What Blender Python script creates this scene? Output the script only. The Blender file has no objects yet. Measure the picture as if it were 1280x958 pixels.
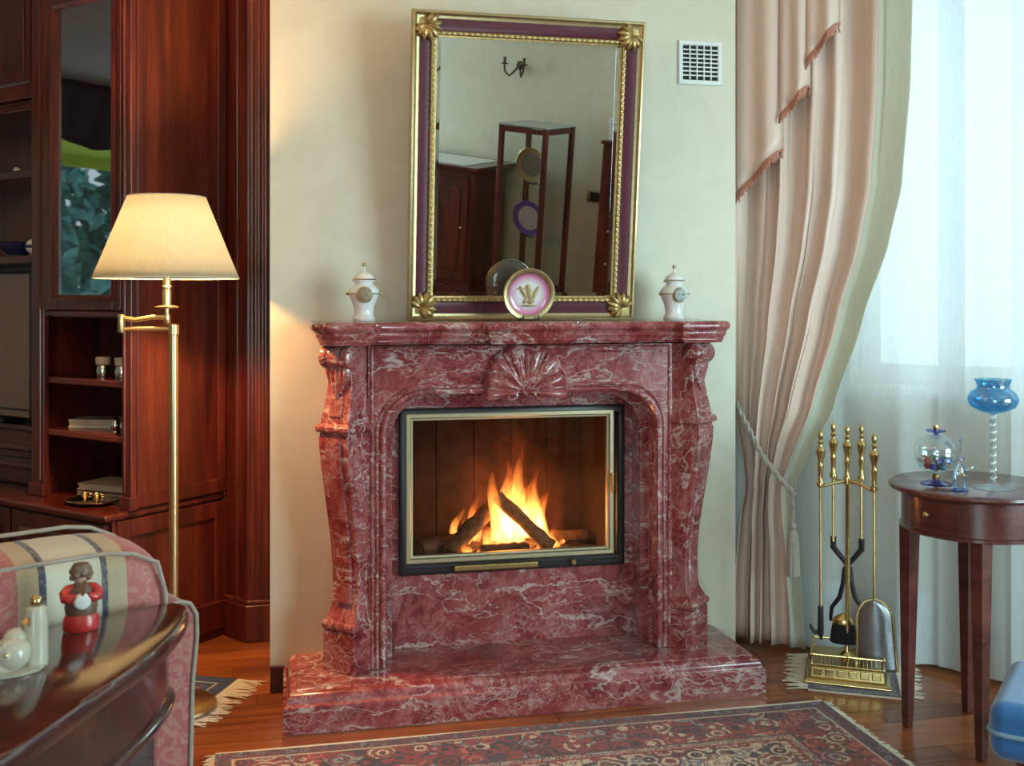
import bpy, bmesh, math, random
from mathutils import Vector, Matrix
PI = math.pi
sc = bpy.context.scene
col = sc.collection
rnd = random.Random(11)

# ------------------------------------------------------------------ camera
cam = bpy.data.cameras.new('camera')
cam.sensor_width = 36.0
cam.lens = 1310.0 / 1280.0 * 36.0
cam.shift_y = -106.0 / 1280.0
cam.clip_start = 0.02
camo = bpy.data.objects.new('camera', cam)
camo.location = (0, 0, 1.25)
camo.rotation_euler = (math.radians(90), 0, math.radians(-12.2))
col.objects.link(camo)
sc.camera = camo
cam.dof.use_dof = True
cam.dof.focus_distance = 3.3
cam.dof.aperture_fstop = 9.0

# the room is turned 45 degrees: s runs along the window wall, t away from it
C0 = Vector((0.55, 4.80, 0.0)); AX = Vector((.70710678, -.70710678, 0)); BX = Vector((-.70710678, -.70710678, 0))
def ST(s, t, z=0.0):
    return C0 + AX * s + BX * t + Vector((0, 0, z))
R45 = -PI / 4

# ------------------------------------------------------------------ world and large lights
EXPOSURE = -0.08
sc.view_settings.view_transform = 'Standard'
sc.view_settings.look = 'None'
sc.view_settings.exposure = EXPOSURE
sc.view_settings.gamma = 1.0
sc.view_settings.use_curve_mapping = False
sc.cycles.use_denoising = True
sc.cycles.max_bounces = 10
sc.cycles.transparent_max_bounces = 24
sc.cycles.sample_clamp_indirect = 6.0
sc.cycles.caustics_reflective = False
sc.cycles.caustics_refractive = False
w = bpy.data.worlds.new('sky'); sc.world = w; w.use_nodes = True
bgn = w.node_tree.nodes['Background']
bgn.inputs['Color'].default_value = (0.72, 0.90, 1.0, 1)
bgn.inputs['Strength'].default_value = 1.6

def area_light(name, loc, aim, sx, sy, power, color):
    l = bpy.data.lights.new(name, 'AREA'); l.shape = 'RECTANGLE'; l.size = sx; l.size_y = sy
    l.energy = power; l.color = color
    o = bpy.data.objects.new(name, l); col.objects.link(o)
    o.location = loc
    o.rotation_euler = (Vector(aim) - Vector(loc)).to_track_quat('-Z', 'Y').to_euler()
    return o
# daylight outside the curtained and side windows, plus an added back fill
DAY = (0.68, 0.95, 1.0)
area_light('daylight_curtained_window', ST(2.85, -0.6, 1.75), ST(2.85, 1, 1.75), 2.0, 1.8, 26, DAY)
area_light('daylight_side_window', ST(6.1, 1.5, 1.35), ST(0, 1.5, 1.35), 1.95, 2.1, 205, DAY)
area_light('added_back_fill', ST(4.35, 7.1, 1.4), ST(4.35, 0, 1.4), 1.7, 2.1, 135, DAY)  # fill through an added, unseen window; brightens the wall in the mirror

# ------------------------------------------------------------------ node helpers
def node(nt, typ, ins=None, **props):
    n = nt.nodes.new('ShaderNode' + typ)
    for k, v in props.items():
        setattr(n, k, v)
    for k, v in (ins or {}).items():
        s = n.inputs[k]
        if isinstance(v, bpy.types.NodeSocket): nt.links.new(v, s)
        elif isinstance(v, bpy.types.Node): nt.links.new(v.outputs[0], s)
        else:
            if s.type == 'RGBA' and len(v) == 3: v = (*v, 1)
            s.default_value = v
    return n
def ramp(nt, fac, stops, interp='LINEAR'):
    n = nt.nodes.new('ShaderNodeValToRGB'); nt.links.new(fac, n.inputs[0])
    cr = n.color_ramp; cr.interpolation = interp
    while len(cr.elements) < len(stops): cr.elements.new(0.5)
    for e, (p, c) in zip(cr.elements, stops):
        e.position = p; e.color = (*c, 1) if len(c) == 3 else c
    return n.outputs[0]
def mixc(nt, fac, a, b, mode='MIX'):
    n = nt.nodes.new('ShaderNodeMix'); n.data_type = 'RGBA'; n.blend_type = mode
    for i, v in ((0, fac), (6, a), (7, b)):
        if isinstance(v, bpy.types.NodeSocket): nt.links.new(v, n.inputs[i])
        else: n.inputs[i].default_value = v if i == 0 else (*v, 1)
    return n.outputs[2]
def math_(nt, op, a, b=0.5):
    n = nt.nodes.new('ShaderNodeMath'); n.operation = op
    for i, v in ((0, a), (1, b)):
        if isinstance(v, bpy.types.NodeSocket): nt.links.new(v, n.inputs[i])
        else: n.inputs[i].default_value = v
    return n.outputs[0]
def vmul(nt, v, sc_):
    n = nt.nodes.new('ShaderNodeMapping'); nt.links.new(v, n.inputs[0]); n.inputs['Scale'].default_value = sc_
    return n.outputs[0]
MATS = {}
def newmat(name):
    m = bpy.data.materials.new(name); m.use_nodes = True; nt = m.node_tree
    MATS[name] = m
    return m, nt, nt.nodes['Principled BSDF']
def setp(p, **k):
    nt = p.id_data
    for key, v in k.items():
        key = {'col': 'Base Color', 'rough': 'Roughness', 'metal': 'Metallic', 'coat': 'Coat Weight', 'coatr': 'Coat Roughness',
               'ior': 'IOR', 'trans': 'Transmission Weight', 'sheen': 'Sheen Weight', 'emis': 'Emission Color', 'es': 'Emission Strength',
               'spec': 'Specular IOR Level', 'alpha': 'Alpha', 'normal': 'Normal', 'sss': 'Subsurface Weight'}[key]
        if isinstance(v, bpy.types.NodeSocket): nt.links.new(v, p.inputs[key])
        else:
            if isinstance(v, tuple) and len(v) == 3: v = (*v, 1)
            p.inputs[key].default_value = v
def plain(name, c, rough=0.5, metal=0.0, bump=0.0, bscale=60, var=0.12, **k):
    """one colour with fine grain in tone and relief"""
    m, nt, p = newmat(name)
    tc = node(nt, 'TexCoord').outputs['Object']
    n = node(nt, 'TexNoise', {'Vector': tc, 'Scale': bscale, 'Detail': 4.0})
    c0 = tuple(x * (1 - var) for x in c); c1 = tuple(min(1, x * (1 + var)) for x in c)
    setp(p, col=ramp(nt, n.outputs[0], [(.3, c0), (.7, c1)]), rough=rough, metal=metal, **k)
    if bump:
        b = node(nt, 'Bump', {'Height': n.outputs[0], 'Strength': bump, 'Distance': 0.002}); setp(p, normal=b.outputs[0])
    return m
def objcoord(nt, spread=0.0):
    tc = node(nt, 'TexCoord').outputs['Object']
    if not spread: return tc
    r = node(nt, 'ObjectInfo').outputs['Random']
    c = node(nt, 'CombineXYZ', {0: math_(nt, 'MULTIPLY', r, spread), 1: math_(nt, 'MULTIPLY', r, spread * 1.7), 2: math_(nt, 'MULTIPLY', r, spread * .6)})
    v = nt.nodes.new('ShaderNodeVectorMath'); v.operation = 'ADD'
    nt.links.new(tc, v.inputs[0]); nt.links.new(c.outputs[0], v.inputs[1])
    return v.outputs[0]
def wood(name, dark, mid, light, scale=(14, 14, 1.1), rough=0.3, coat=0.25, spread=3.0, vary=False):
    m, nt, p = newmat(name)
    co = objcoord(nt, spread)
    v = vmul(nt, co, scale)
    n1 = node(nt, 'TexNoise', {'Vector': v, 'Scale': 1.0, 'Detail': 5.0, 'Roughness': .6, 'Distortion': .6})
    v2 = vmul(nt, co, tuple(x * 9 for x in scale))
    n2 = node(nt, 'TexNoise', {'Vector': v2, 'Scale': 1.0, 'Detail': 3.0})
    f = math_(nt, 'ADD', math_(nt, 'MULTIPLY', n1.outputs[0], .75), math_(nt, 'MULTIPLY', n2.outputs[0], .25))
    c = ramp(nt, f, [(.34, dark), (.5, mid), (.66, light)])
    if vary:
        r = node(nt, 'ObjectInfo').outputs['Random']
        c = mixc(nt, 1.0, c, ramp(nt, r, [(0, (.62, .56, .5)), (.5, (.95, .95, .95)), (1, (1.25, 1.18, 1.1))]), 'MULTIPLY')
    b = node(nt, 'Bump', {'Height': f, 'Strength': .06, 'Distance': .002})
    setp(p, col=c, rough=rough, coat=coat, coatr=.15, normal=b.outputs[0])
    return m

# ------------------------------------------------------------------ materials
def marble(name):
    m, nt, p = newmat(name)
    co = objcoord(nt, 5.0)
    def warped(amount, scale):
        wn = node(nt, 'TexNoise', {'Vector': co, 'Scale': scale, 'Detail': 5.0, 'Roughness': .6})
        wv = nt.nodes.new('ShaderNodeVectorMath'); wv.operation = 'MULTIPLY_ADD'
        nt.links.new(wn.outputs['Color'], wv.inputs[0]); wv.inputs[1].default_value = (amount,) * 3; nt.links.new(co, wv.inputs[2])
        return wv.outputs[0]
    co2 = warped(.34, 3.2); co3 = warped(.13, 4.5)
    n1 = node(nt, 'TexNoise', {'Vector': co2, 'Scale': 11.0, 'Detail': 9.0, 'Roughness': .72, 'Distortion': .9})
    base = ramp(nt, n1.outputs[0], [(.28, (.10, .012, .018)), (.41, (.20, .028, .034)), (.51, (.295, .060, .064)), (.60, (.36, .12, .12)), (.70, (.40, .20, .195)), (.80, (.27, .16, .17))])
    ng = node(nt, 'TexNoise', {'Vector': co2, 'Scale': 3.0, 'Detail': 4.0, 'Roughness': .6})
    base = mixc(nt, ramp(nt, ng.outputs[0], [(.57, (0, 0, 0)), (.72, (.7, .7, .7))]), base, (.15, .085, .10))
    def ridge(vec, scale, detail, mid, wid, peak, rough=.55):
        n = node(nt, 'TexNoise', {'Vector': vec, 'Scale': scale, 'Detail': detail, 'Roughness': rough})
        d = math_(nt, 'ABSOLUTE', math_(nt, 'SUBTRACT', n.outputs[0], mid))
        return ramp(nt, d, [(0, (peak,) * 3), (wid * .4, (peak * .6,) * 3), (wid, (0, 0, 0))])
    def turned(v, rot, scl):
        n = nt.nodes.new('ShaderNodeMapping'); nt.links.new(v, n.inputs[0]); n.inputs['Rotation'].default_value = rot; n.inputs['Scale'].default_value = scl
        return n.outputs[0]
    vA = ridge(turned(co3, (.2, .65, .3), (1, 2.6, 3.4)), 1.7, 4.0, .50, .011, 1.0)      # long slanting veins
    vB = ridge(turned(co3, (.1, -.75, .5), (1.2, 3, 4.2)), 2.3, 4.0, .47, .009, .75)
    vC = ridge(co2, 5.5, 5.0, .5, .010, .55, .62)                                       # fine tangle
    vo = node(nt, 'TexVoronoi', {'Vector': co2, 'Scale': 9.0}, feature='DISTANCE_TO_EDGE')
    vD = ramp(nt, vo.outputs['Distance'], [(.0, (.55, .55, .55)), (.012, (.2, .2, .2)), (.03, (0, 0, 0))])
    msk = node(nt, 'TexNoise', {'Vector': co, 'Scale': 4.0, 'Detail': 3.0})
    mk = ramp(nt, msk.outputs[0], [(.40, (.12, .12, .12)), (.62, (1, 1, 1))])
    fine = mixc(nt, 1.0, mixc(nt, 1.0, vC, vD, 'LIGHTEN'), mk, 'MULTIPLY')
    fv = mixc(nt, 1.0, mixc(nt, 1.0, fine, vA, 'LIGHTEN'), vB, 'LIGHTEN')
    c = mixc(nt, math_(nt, 'MULTIPLY', fv, .78), base, (.60, .50, .47))
    setp(p, col=c, rough=.17, coat=.4, coatr=.06)
    return m
MARBLE = marble('red_veined_marble')

def wall_mat():
    m, nt, p = newmat('cream_plaster')
    tc = node(nt, 'TexCoord').outputs['Object']
    n = node(nt, 'TexNoise', {'Vector': tc, 'Scale': 6.0, 'Detail': 6.0, 'Roughness': .6, 'Distortion': 1.2})
    n2 = node(nt, 'TexNoise', {'Vector': tc, 'Scale': 26.0, 'Detail': 4.0})
    b = node(nt, 'Bump', {'Height': math_(nt, 'ADD', n.outputs[0], math_(nt, 'MULTIPLY', n2.outputs[0], .3)), 'Strength': .10, 'Distance': .01})
    setp(p, col=ramp(nt, n.outputs[0], [(.3, (.60, .555, .43)), (.7, (.66, .62, .49))]), rough=.42, normal=b.outputs[0])
    return m
WALL = wall_mat()
CEIL = plain('white_ceiling', (.75, .74, .70), .8, bump=.05)
CAB = wood('mahogany_upright', (.030, .0045, .005), (.085, .013, .010), (.16, .030, .017))
CABH = wood('mahogany_level', (.030, .0045, .005), (.080, .012, .010), (.15, .028, .016), scale=(1.1, 14, 14), rough=.24)
TBL = wood('dark_polished_wood', (.022, .005, .005), (.055, .012, .010), (.095, .024, .016), scale=(1.5, 12, 12), rough=.12, coat=.4)
RTBL = wood('cherry_side_table_wood', (.05, .013, .012), (.10, .028, .024), (.15, .045, .035), scale=(2, 10, 10), rough=.25, coat=.4)
FLOORW = wood('parquet', (.15, .038, .012), (.27, .082, .026), (.37, .125, .042), scale=(1.6, 22, 22), rough=.28, coat=.3, spread=9, vary=True)
BRASS = plain('polished_brass', (.60, .44, .19), .22, 1.0, var=.06)
BRASSD = plain('aged_brass', (.52, .38, .17), .3, 1.0, var=.12)
LAMPBR = plain('satin_lamp_brass', (.74, .58, .30), .3, 1.0, var=.04)
GOLD = plain('gilt_moulding', (.40, .27, .11), .42, .8, bump=.3, bscale=140, var=.3)
GOLDL = plain('pale_gilt', (.46, .36, .19), .36, .85, var=.12)
BURG = plain('burgundy_lacquer', (.10, .016, .032), .28, var=.2, coat=.4)
BRONZE = plain('dark_bronze', (.10, .065, .045), .4, .8)
BLACK = plain('black_iron', (.018, .014, .018), .42, var=.2)
BLKBR = plain('black_bristle', (.012, .010, .012), .8, bump=.6, bscale=300)
CHAMP = plain('champagne_metal', (.50, .43, .28), .38, .75, var=.05)
WHITEP = plain('white_porcelain', (.78, .78, .76), .14, var=.02, coat=.5)
CREAMP = plain('cream_porcelain', (.50, .45, .36), .22, var=.05, coat=.4)
WHITEPL = plain('white_plastic', (.74, .75, .74), .4, var=.03)
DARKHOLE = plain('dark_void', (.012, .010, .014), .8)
SILVER = plain('silver', (.72, .70, .64), .16, 1.0, var=.05)
FIREBR = plain('sooty_firebrick', (.045, .020, .014), .9, bump=.5, bscale=30, var=.5)
ASHM = plain('ash_bed', (.06, .045, .04), .95, bump=.8, bscale=60, var=.5)
BARK = plain('charred_log', (.13, .075, .045), .85, bump=.9, bscale=40, var=.6)
BARKC = plain('split_log_face', (.30, .17, .09), .8, bump=.5, bscale=50, var=.4)
SHEERH = plain('sheer_hem', (.70, .73, .73), .8)
ROPE = plain('cream_rope', (.46, .43, .37), .7, bump=.6, bscale=200)
FRNG = plain('cream_fringe', (.62, .55, .44), .85, bump=.4, bscale=200)
CORAL = plain('coral_fringe', (.48, .20, .14), .8, bump=.6, bscale=160)
BLUEUP = plain('blue_velvet', (.012, .13, .38), .7, bump=.5, bscale=220, sheen=.6)
BOOKC = plain('cream_paper', (.55, .46, .34), .7)
NAVY = plain('navy_glaze', (.03, .04, .12), .2)
RED = plain('red_glaze', (.52, .03, .03), .3, coat=.3)
BROWNG = plain('brown_glaze', (.16, .09, .06), .4)
PINKC = plain('pink_glaze', (.62, .19, .33), .18, coat=.5)
SKIN = plain('figurine_face_glaze', (.55, .34, .24), .4)
PIPING = plain('grey_cream_piping', (.36, .30, .25), .8)
SCREEN = plain('grey_screen', (.23, .19, .165), .55)

def glass_mat(name, tint, gloss, rough=.02):
    m = bpy.data.materials.new(name); m.use_nodes = True; nt = m.node_tree; nt.nodes.clear(); MATS[name] = m
    t = node(nt, 'BsdfTransparent', {'Color': tint}); g = node(nt, 'BsdfGlossy', {'Color': (1, 1, 1), 'Roughness': rough})
    x = node(nt, 'MixShader', {0: gloss, 1: t, 2: g}); o = node(nt, 'OutputMaterial', {0: x})
    return m
GLASS = glass_mat('clear_pane', (.95, .97, .97), .06)
DOORGL = glass_mat('cabinet_door_pane', (.42, .40, .43), .36)
STOVEGL = glass_mat('stove_pane', (.86, .80, .76), .05)
BLUEGL = glass_mat('blue_blown_glass', (.42, .74, .90), .14)
CLEARGL = glass_mat('clear_blown_glass', (.90, .94, .95), .16, .04)
COBALT = glass_mat('cobalt_glass', (.22, .28, .72), .15)
VITGL = glass_mat('greenish_vitrine_pane', (.975, .99, .985), .025)
def mirror_mat():
    m, nt, p = newmat('silvered_mirror'); setp(p, col=(.86, .90, .88), metal=1.0, rough=.0); return m
MIRROR = mirror_mat()
def cloth(name, c, trans, transp, sheen_c=None, rough=.6):
    m = bpy.data.materials.new(name); m.use_nodes = True; nt = m.node_tree; nt.nodes.clear(); MATS[name] = m
    tc = node(nt, 'TexCoord').outputs['Object']
    n = node(nt, 'TexNoise', {'Vector': vmul(nt, tc, (120, 120, 20)), 'Scale': 1.0, 'Detail': 2.0})
    cc = ramp(nt, n.outputs[0], [(.3, tuple(x * .93 for x in c)), (.7, c)])
    d = node(nt, 'BsdfPrincipled', {'Base Color': cc, 'Roughness': rough})
    if sheen_c: d.inputs['Specular IOR Level'].default_value = sheen_c
    t = node(nt, 'BsdfTranslucent', {'Color': cc})
    x = node(nt, 'MixShader', {0: trans, 1: d, 2: t})
    if transp:
        tr = node(nt, 'BsdfTransparent', {'Color': (1, 1, 1)})
        x = node(nt, 'MixShader', {0: transp, 1: x, 2: tr})
    node(nt, 'OutputMaterial', {0: x})
    return m
SHEER = cloth('white_voile', (.84, .89, .90), .5, .22)
SHEER2 = cloth('doubled_white_voile', (.84, .88, .89), .5, .12)
DRAPE = cloth('peach_satin', (.82, .62, .52), .10, 0, .7, .42)
LINING = cloth('ivory_lining', (.76, .76, .64), .42, 0, .4, .55)
SHADE = cloth('cream_lampshade', (.88, .90, .80), .84, 0, .3, .7)

def sofa_mat():
    m, nt, p = newmat('striped_damask')
    tc = node(nt, 'TexCoord').outputs['Object']
    x = node(nt, 'SeparateXYZ', {0: tc}).outputs[0]
    per = .32
    f = math_(nt, 'FRACT', math_(nt, 'DIVIDE', math_(nt, 'ADD', math_(nt, 'MULTIPLY', x, -1.0), .075), per))
    pink, gold, navy, cream = (.42, .10, .095), (.44, .33, .19), (.05, .045, .075), (.58, .52, .40)
    st = [(0, pink)]
    q = .138
    for wdt, c in ((.031, gold), (.011, navy), (.085, cream), (.011, navy), (.031, gold)):
        st.append((q / per, c)); q += wdt
    st.append((q / per, pink))
    c = ramp(nt, f, st, 'CONSTANT')
    n = node(nt, 'TexNoise', {'Vector': tc, 'Scale': 26.0, 'Detail': 3.0, 'Distortion': 2.5})
    fl = ramp(nt, n.outputs[0], [(.50, (0, 0, 0)), (.54, (.6, .6, .6)), (.60, (.15, .15, .15))])
    c = mixc(nt, math_(nt, 'MULTIPLY', fl, .5), c, (.60, .46, .33))
    setp(p, col=c, rough=.6, sheen=.2)
    return m
SOFA = sofa_mat()
def floral():
    m, nt, p = newmat('pink_floral_damask')
    tc = node(nt, 'TexCoord').outputs['Object']
    n = node(nt, 'TexNoise', {'Vector': tc, 'Scale': 26.0, 'Detail': 3.0, 'Distortion': 2.5})
    fl = ramp(nt, n.outputs[0], [(.48, (0, 0, 0)), (.53, (.7, .7, .7)), (.62, (.2, .2, .2))])
    setp(p, col=mixc(nt, math_(nt, 'MULTIPLY', fl, .6), (.40, .095, .10), (.55, .38, .28)), rough=.6, sheen=.2)
    return m
FLORAL = floral()

def rug_mat(name, hw, hd, bands, field, seed, scale):
    """bands: list of (distance from edge, ground colour, motif colours, motif scale)"""
    m, nt, p = newmat(name)
    tc = node(nt, 'TexCoord').outputs['Object']
    xyz = node(nt, 'SeparateXYZ', {0: tc})
    ex = math_(nt, 'SUBTRACT', hw, math_(nt, 'ABSOLUTE', xyz.outputs[0]))
    ey = math_(nt, 'SUBTRACT', hd, math_(nt, 'ABSOLUTE', xyz.outputs[1]))
    e = math_(nt, 'MINIMUM', ex, ey)
    off = node(nt, 'Mapping', {0: tc, 1: (seed, seed * .7, 0)}).outputs[0]
    def motif(g, cols, s):
        vo = node(nt, 'TexVoronoi', {'Vector': off, 'Scale': s})
        rr = math_(nt, 'FRACT', math_(nt, 'MULTIPLY', vo.outputs['Distance'], 2.6))
        pick = node(nt, 'SeparateXYZ', {0: vo.outputs['Color']}).outputs[0]
        k = len(cols)
        cc = ramp(nt, pick, [(i / k, c) for i, c in enumerate(cols)], 'CONSTANT')
        no = node(nt, 'TexNoise', {'Vector': off, 'Scale': s * 1.6, 'Detail': 3.0, 'Distortion': 1.5})
        f = math_(nt, 'GREATER_THAN', math_(nt, 'ADD', math_(nt, 'MULTIPLY', rr, .6), math_(nt, 'MULTIPLY', no.outputs[0], .7)), .63)
        c = mixc(nt, f, g, cc)
        n2 = node(nt, 'TexNoise', {'Vector': off, 'Scale': s * 4.2, 'Detail': 2.0})
        c = mixc(nt, math_(nt, 'GREATER_THAN', n2.outputs[0], .60), c, cols[0])
        ol = math_(nt, 'LESS_THAN', math_(nt, 'ABSOLUTE', math_(nt, 'SUBTRACT', rr, .5)), .07)
        return mixc(nt, ol, c, DK)
    c = motif(*field)
    for dist, g, cols, s in sorted(bands, key=lambda q: -q[0]):
        lay = g if cols is None else motif(g, cols, s)
        c = mixc(nt, math_(nt, 'LESS_THAN', e, dist), c, lay)
    n = node(nt, 'TexNoise', {'Vector': tc, 'Scale': 420.0, 'Detail': 1.0})
    b = node(nt, 'Bump', {'Height': n.outputs[0], 'Strength': .5, 'Distance': .003})
    setp(p, col=c, rough=.92, sheen=.25, normal=b.outputs[0])
    return m
NV, RD, CR, BR, LB, DK = (.035, .028, .055), (.22, .026, .028), (.46, .38, .28), (.17, .06, .04), (.20, .24, .27), (.03, .012, .02)
RUGM = rug_mat('persian_pile', .90, .60,
    [(.045, NV, [RD, BR, NV, LB, RD], 58), (.052, CR, None, 0), (.205, RD, [NV, CR, DK, RD, (.40, .10, .08), LB], 19), (.212, NV, None, 0), (.235, CR, [RD, NV, LB], 70), (.245, RD, None, 0)],
    (CR, [NV, RD, LB, BR, CR, DK], 21), 3.1, 1)
BRUGM = rug_mat('blue_bordered_pile', .36, .18, [(.045, (.010, .026, .075), None, 0), (.052, (.40, .37, .31), None, 0), (.075, (.012, .03, .08), None, 0)], ((.10, .05, .06), [NV, RD, CR], 40), 1.2, 1)
SRUGM = rug_mat('purple_bordered_pile', .14, .19, [(.012, (.10, .045, .08), None, 0), (.045, (.36, .32, .30), [NV, (.04, .03, .06), NV], 62), (.053, (.09, .04, .07), None, 0)], (BR, [NV, RD, DK], 50), 5.2, 1)

def flame_mat():
    m = bpy.data.materials.new('flame'); m.use_nodes = True; nt = m.node_tree; nt.nodes.clear(); MATS['flame'] = m
    tc = node(nt, 'TexCoord').outputs['Generated']
    xyz = node(nt, 'SeparateXYZ', {0: tc})
    z = xyz.outputs[2]
    oc = node(nt, 'TexCoord').outputs['Object']
    n = node(nt, 'TexNoise', {'Vector': vmul(nt, oc, (26, 26, 9)), 'Scale': 1.0, 'Detail': 3.0, 'Distortion': 1.0})
    c = ramp(nt, z, [(0, (1, .50, .13)), (.35, (1, .42, .09)), (.7, (1, .26, .04)), (1, (1, .12, .015))])
    st = ramp(nt, z, [(0, (.6, .6, .6)), (.2, (1, 1, 1)), (.55, (.42, .42, .42)), (1, (.03, .03, .03))])
    g = ramp(nt, n.outputs[0], [(.36, (.15, .15, .15)), (.6, (1, 1, 1))])
    s = math_(nt, 'MULTIPLY', math_(nt, 'MULTIPLY', st, g), 170.0)
    em = node(nt, 'Emission', {'Color': c, 'Strength': s})
    o = nt.nodes.new('ShaderNodeOutputMaterial'); nt.links.new(em.outputs[0], o.inputs['Volume'])
    return m
FLAME = flame_mat()
def glow_mat():
    m = bpy.data.materials.new('flame_glow'); m.use_nodes = True; nt = m.node_tree; nt.nodes.clear(); MATS['flame_glow'] = m
    z = node(nt, 'SeparateXYZ', {0: node(nt, 'TexCoord').outputs['Generated']}).outputs[2]
    gx = node(nt, 'SeparateXYZ', {0: node(nt, 'TexCoord').outputs['Generated']})
    rr_ = math_(nt, 'SQRT', math_(nt, 'ADD', math_(nt, 'POWER', math_(nt, 'SUBTRACT', gx.outputs[0], .5), 2.0), math_(nt, 'POWER', math_(nt, 'SUBTRACT', gx.outputs[1], .5), 2.0)))
    rad = ramp(nt, rr_, [(.05, (1, 1, 1)), (.38, (0, 0, 0))])
    n = node(nt, 'TexNoise', {'Vector': vmul(nt, node(nt, 'TexCoord').outputs['Object'], (16, 16, 4)), 'Scale': 1.0, 'Detail': 2.0})
    s = math_(nt, 'MULTIPLY', math_(nt, 'MULTIPLY', ramp(nt, z, [(0, (1, 1, 1)), (.4, (.6, .6, .6)), (1, (0, 0, 0))]), ramp(nt, n.outputs[0], [(.35, (.2, .2, .2)), (.65, (1, 1, 1))])), math_(nt, 'MULTIPLY', rad, 7.0))
    em = node(nt, 'Emission', {'Color': (1, .17, .04), 'Strength': s})
    o = nt.nodes.new('ShaderNodeOutputMaterial'); nt.links.new(em.outputs[0], o.inputs['Volume'])
    return m
GLOW = glow_mat()
def ember_mat():
    m, nt, p = newmat('glowing_ember')
    n = node(nt, 'TexNoise', {'Vector': node(nt, 'TexCoord').outputs['Object'], 'Scale': 60.0, 'Detail': 3.0})
    setp(p, col=(.05, .02, .015), rough=.9, emis=(1, .25, .06), es=math_(nt, 'MULTIPLY', ramp(nt, n.outputs[0], [(.45, (0, 0, 0)), (.65, (1, 1, 1))]), 5.0))
    return m
EMBER = ember_mat()
def bulb_mat():
    m, nt, p = newmat('lit_bulb'); setp(p, col=(1, .9, .7), emis=(1, .78, .45), es=12.0); return m
BULB = bulb_mat()

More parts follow.
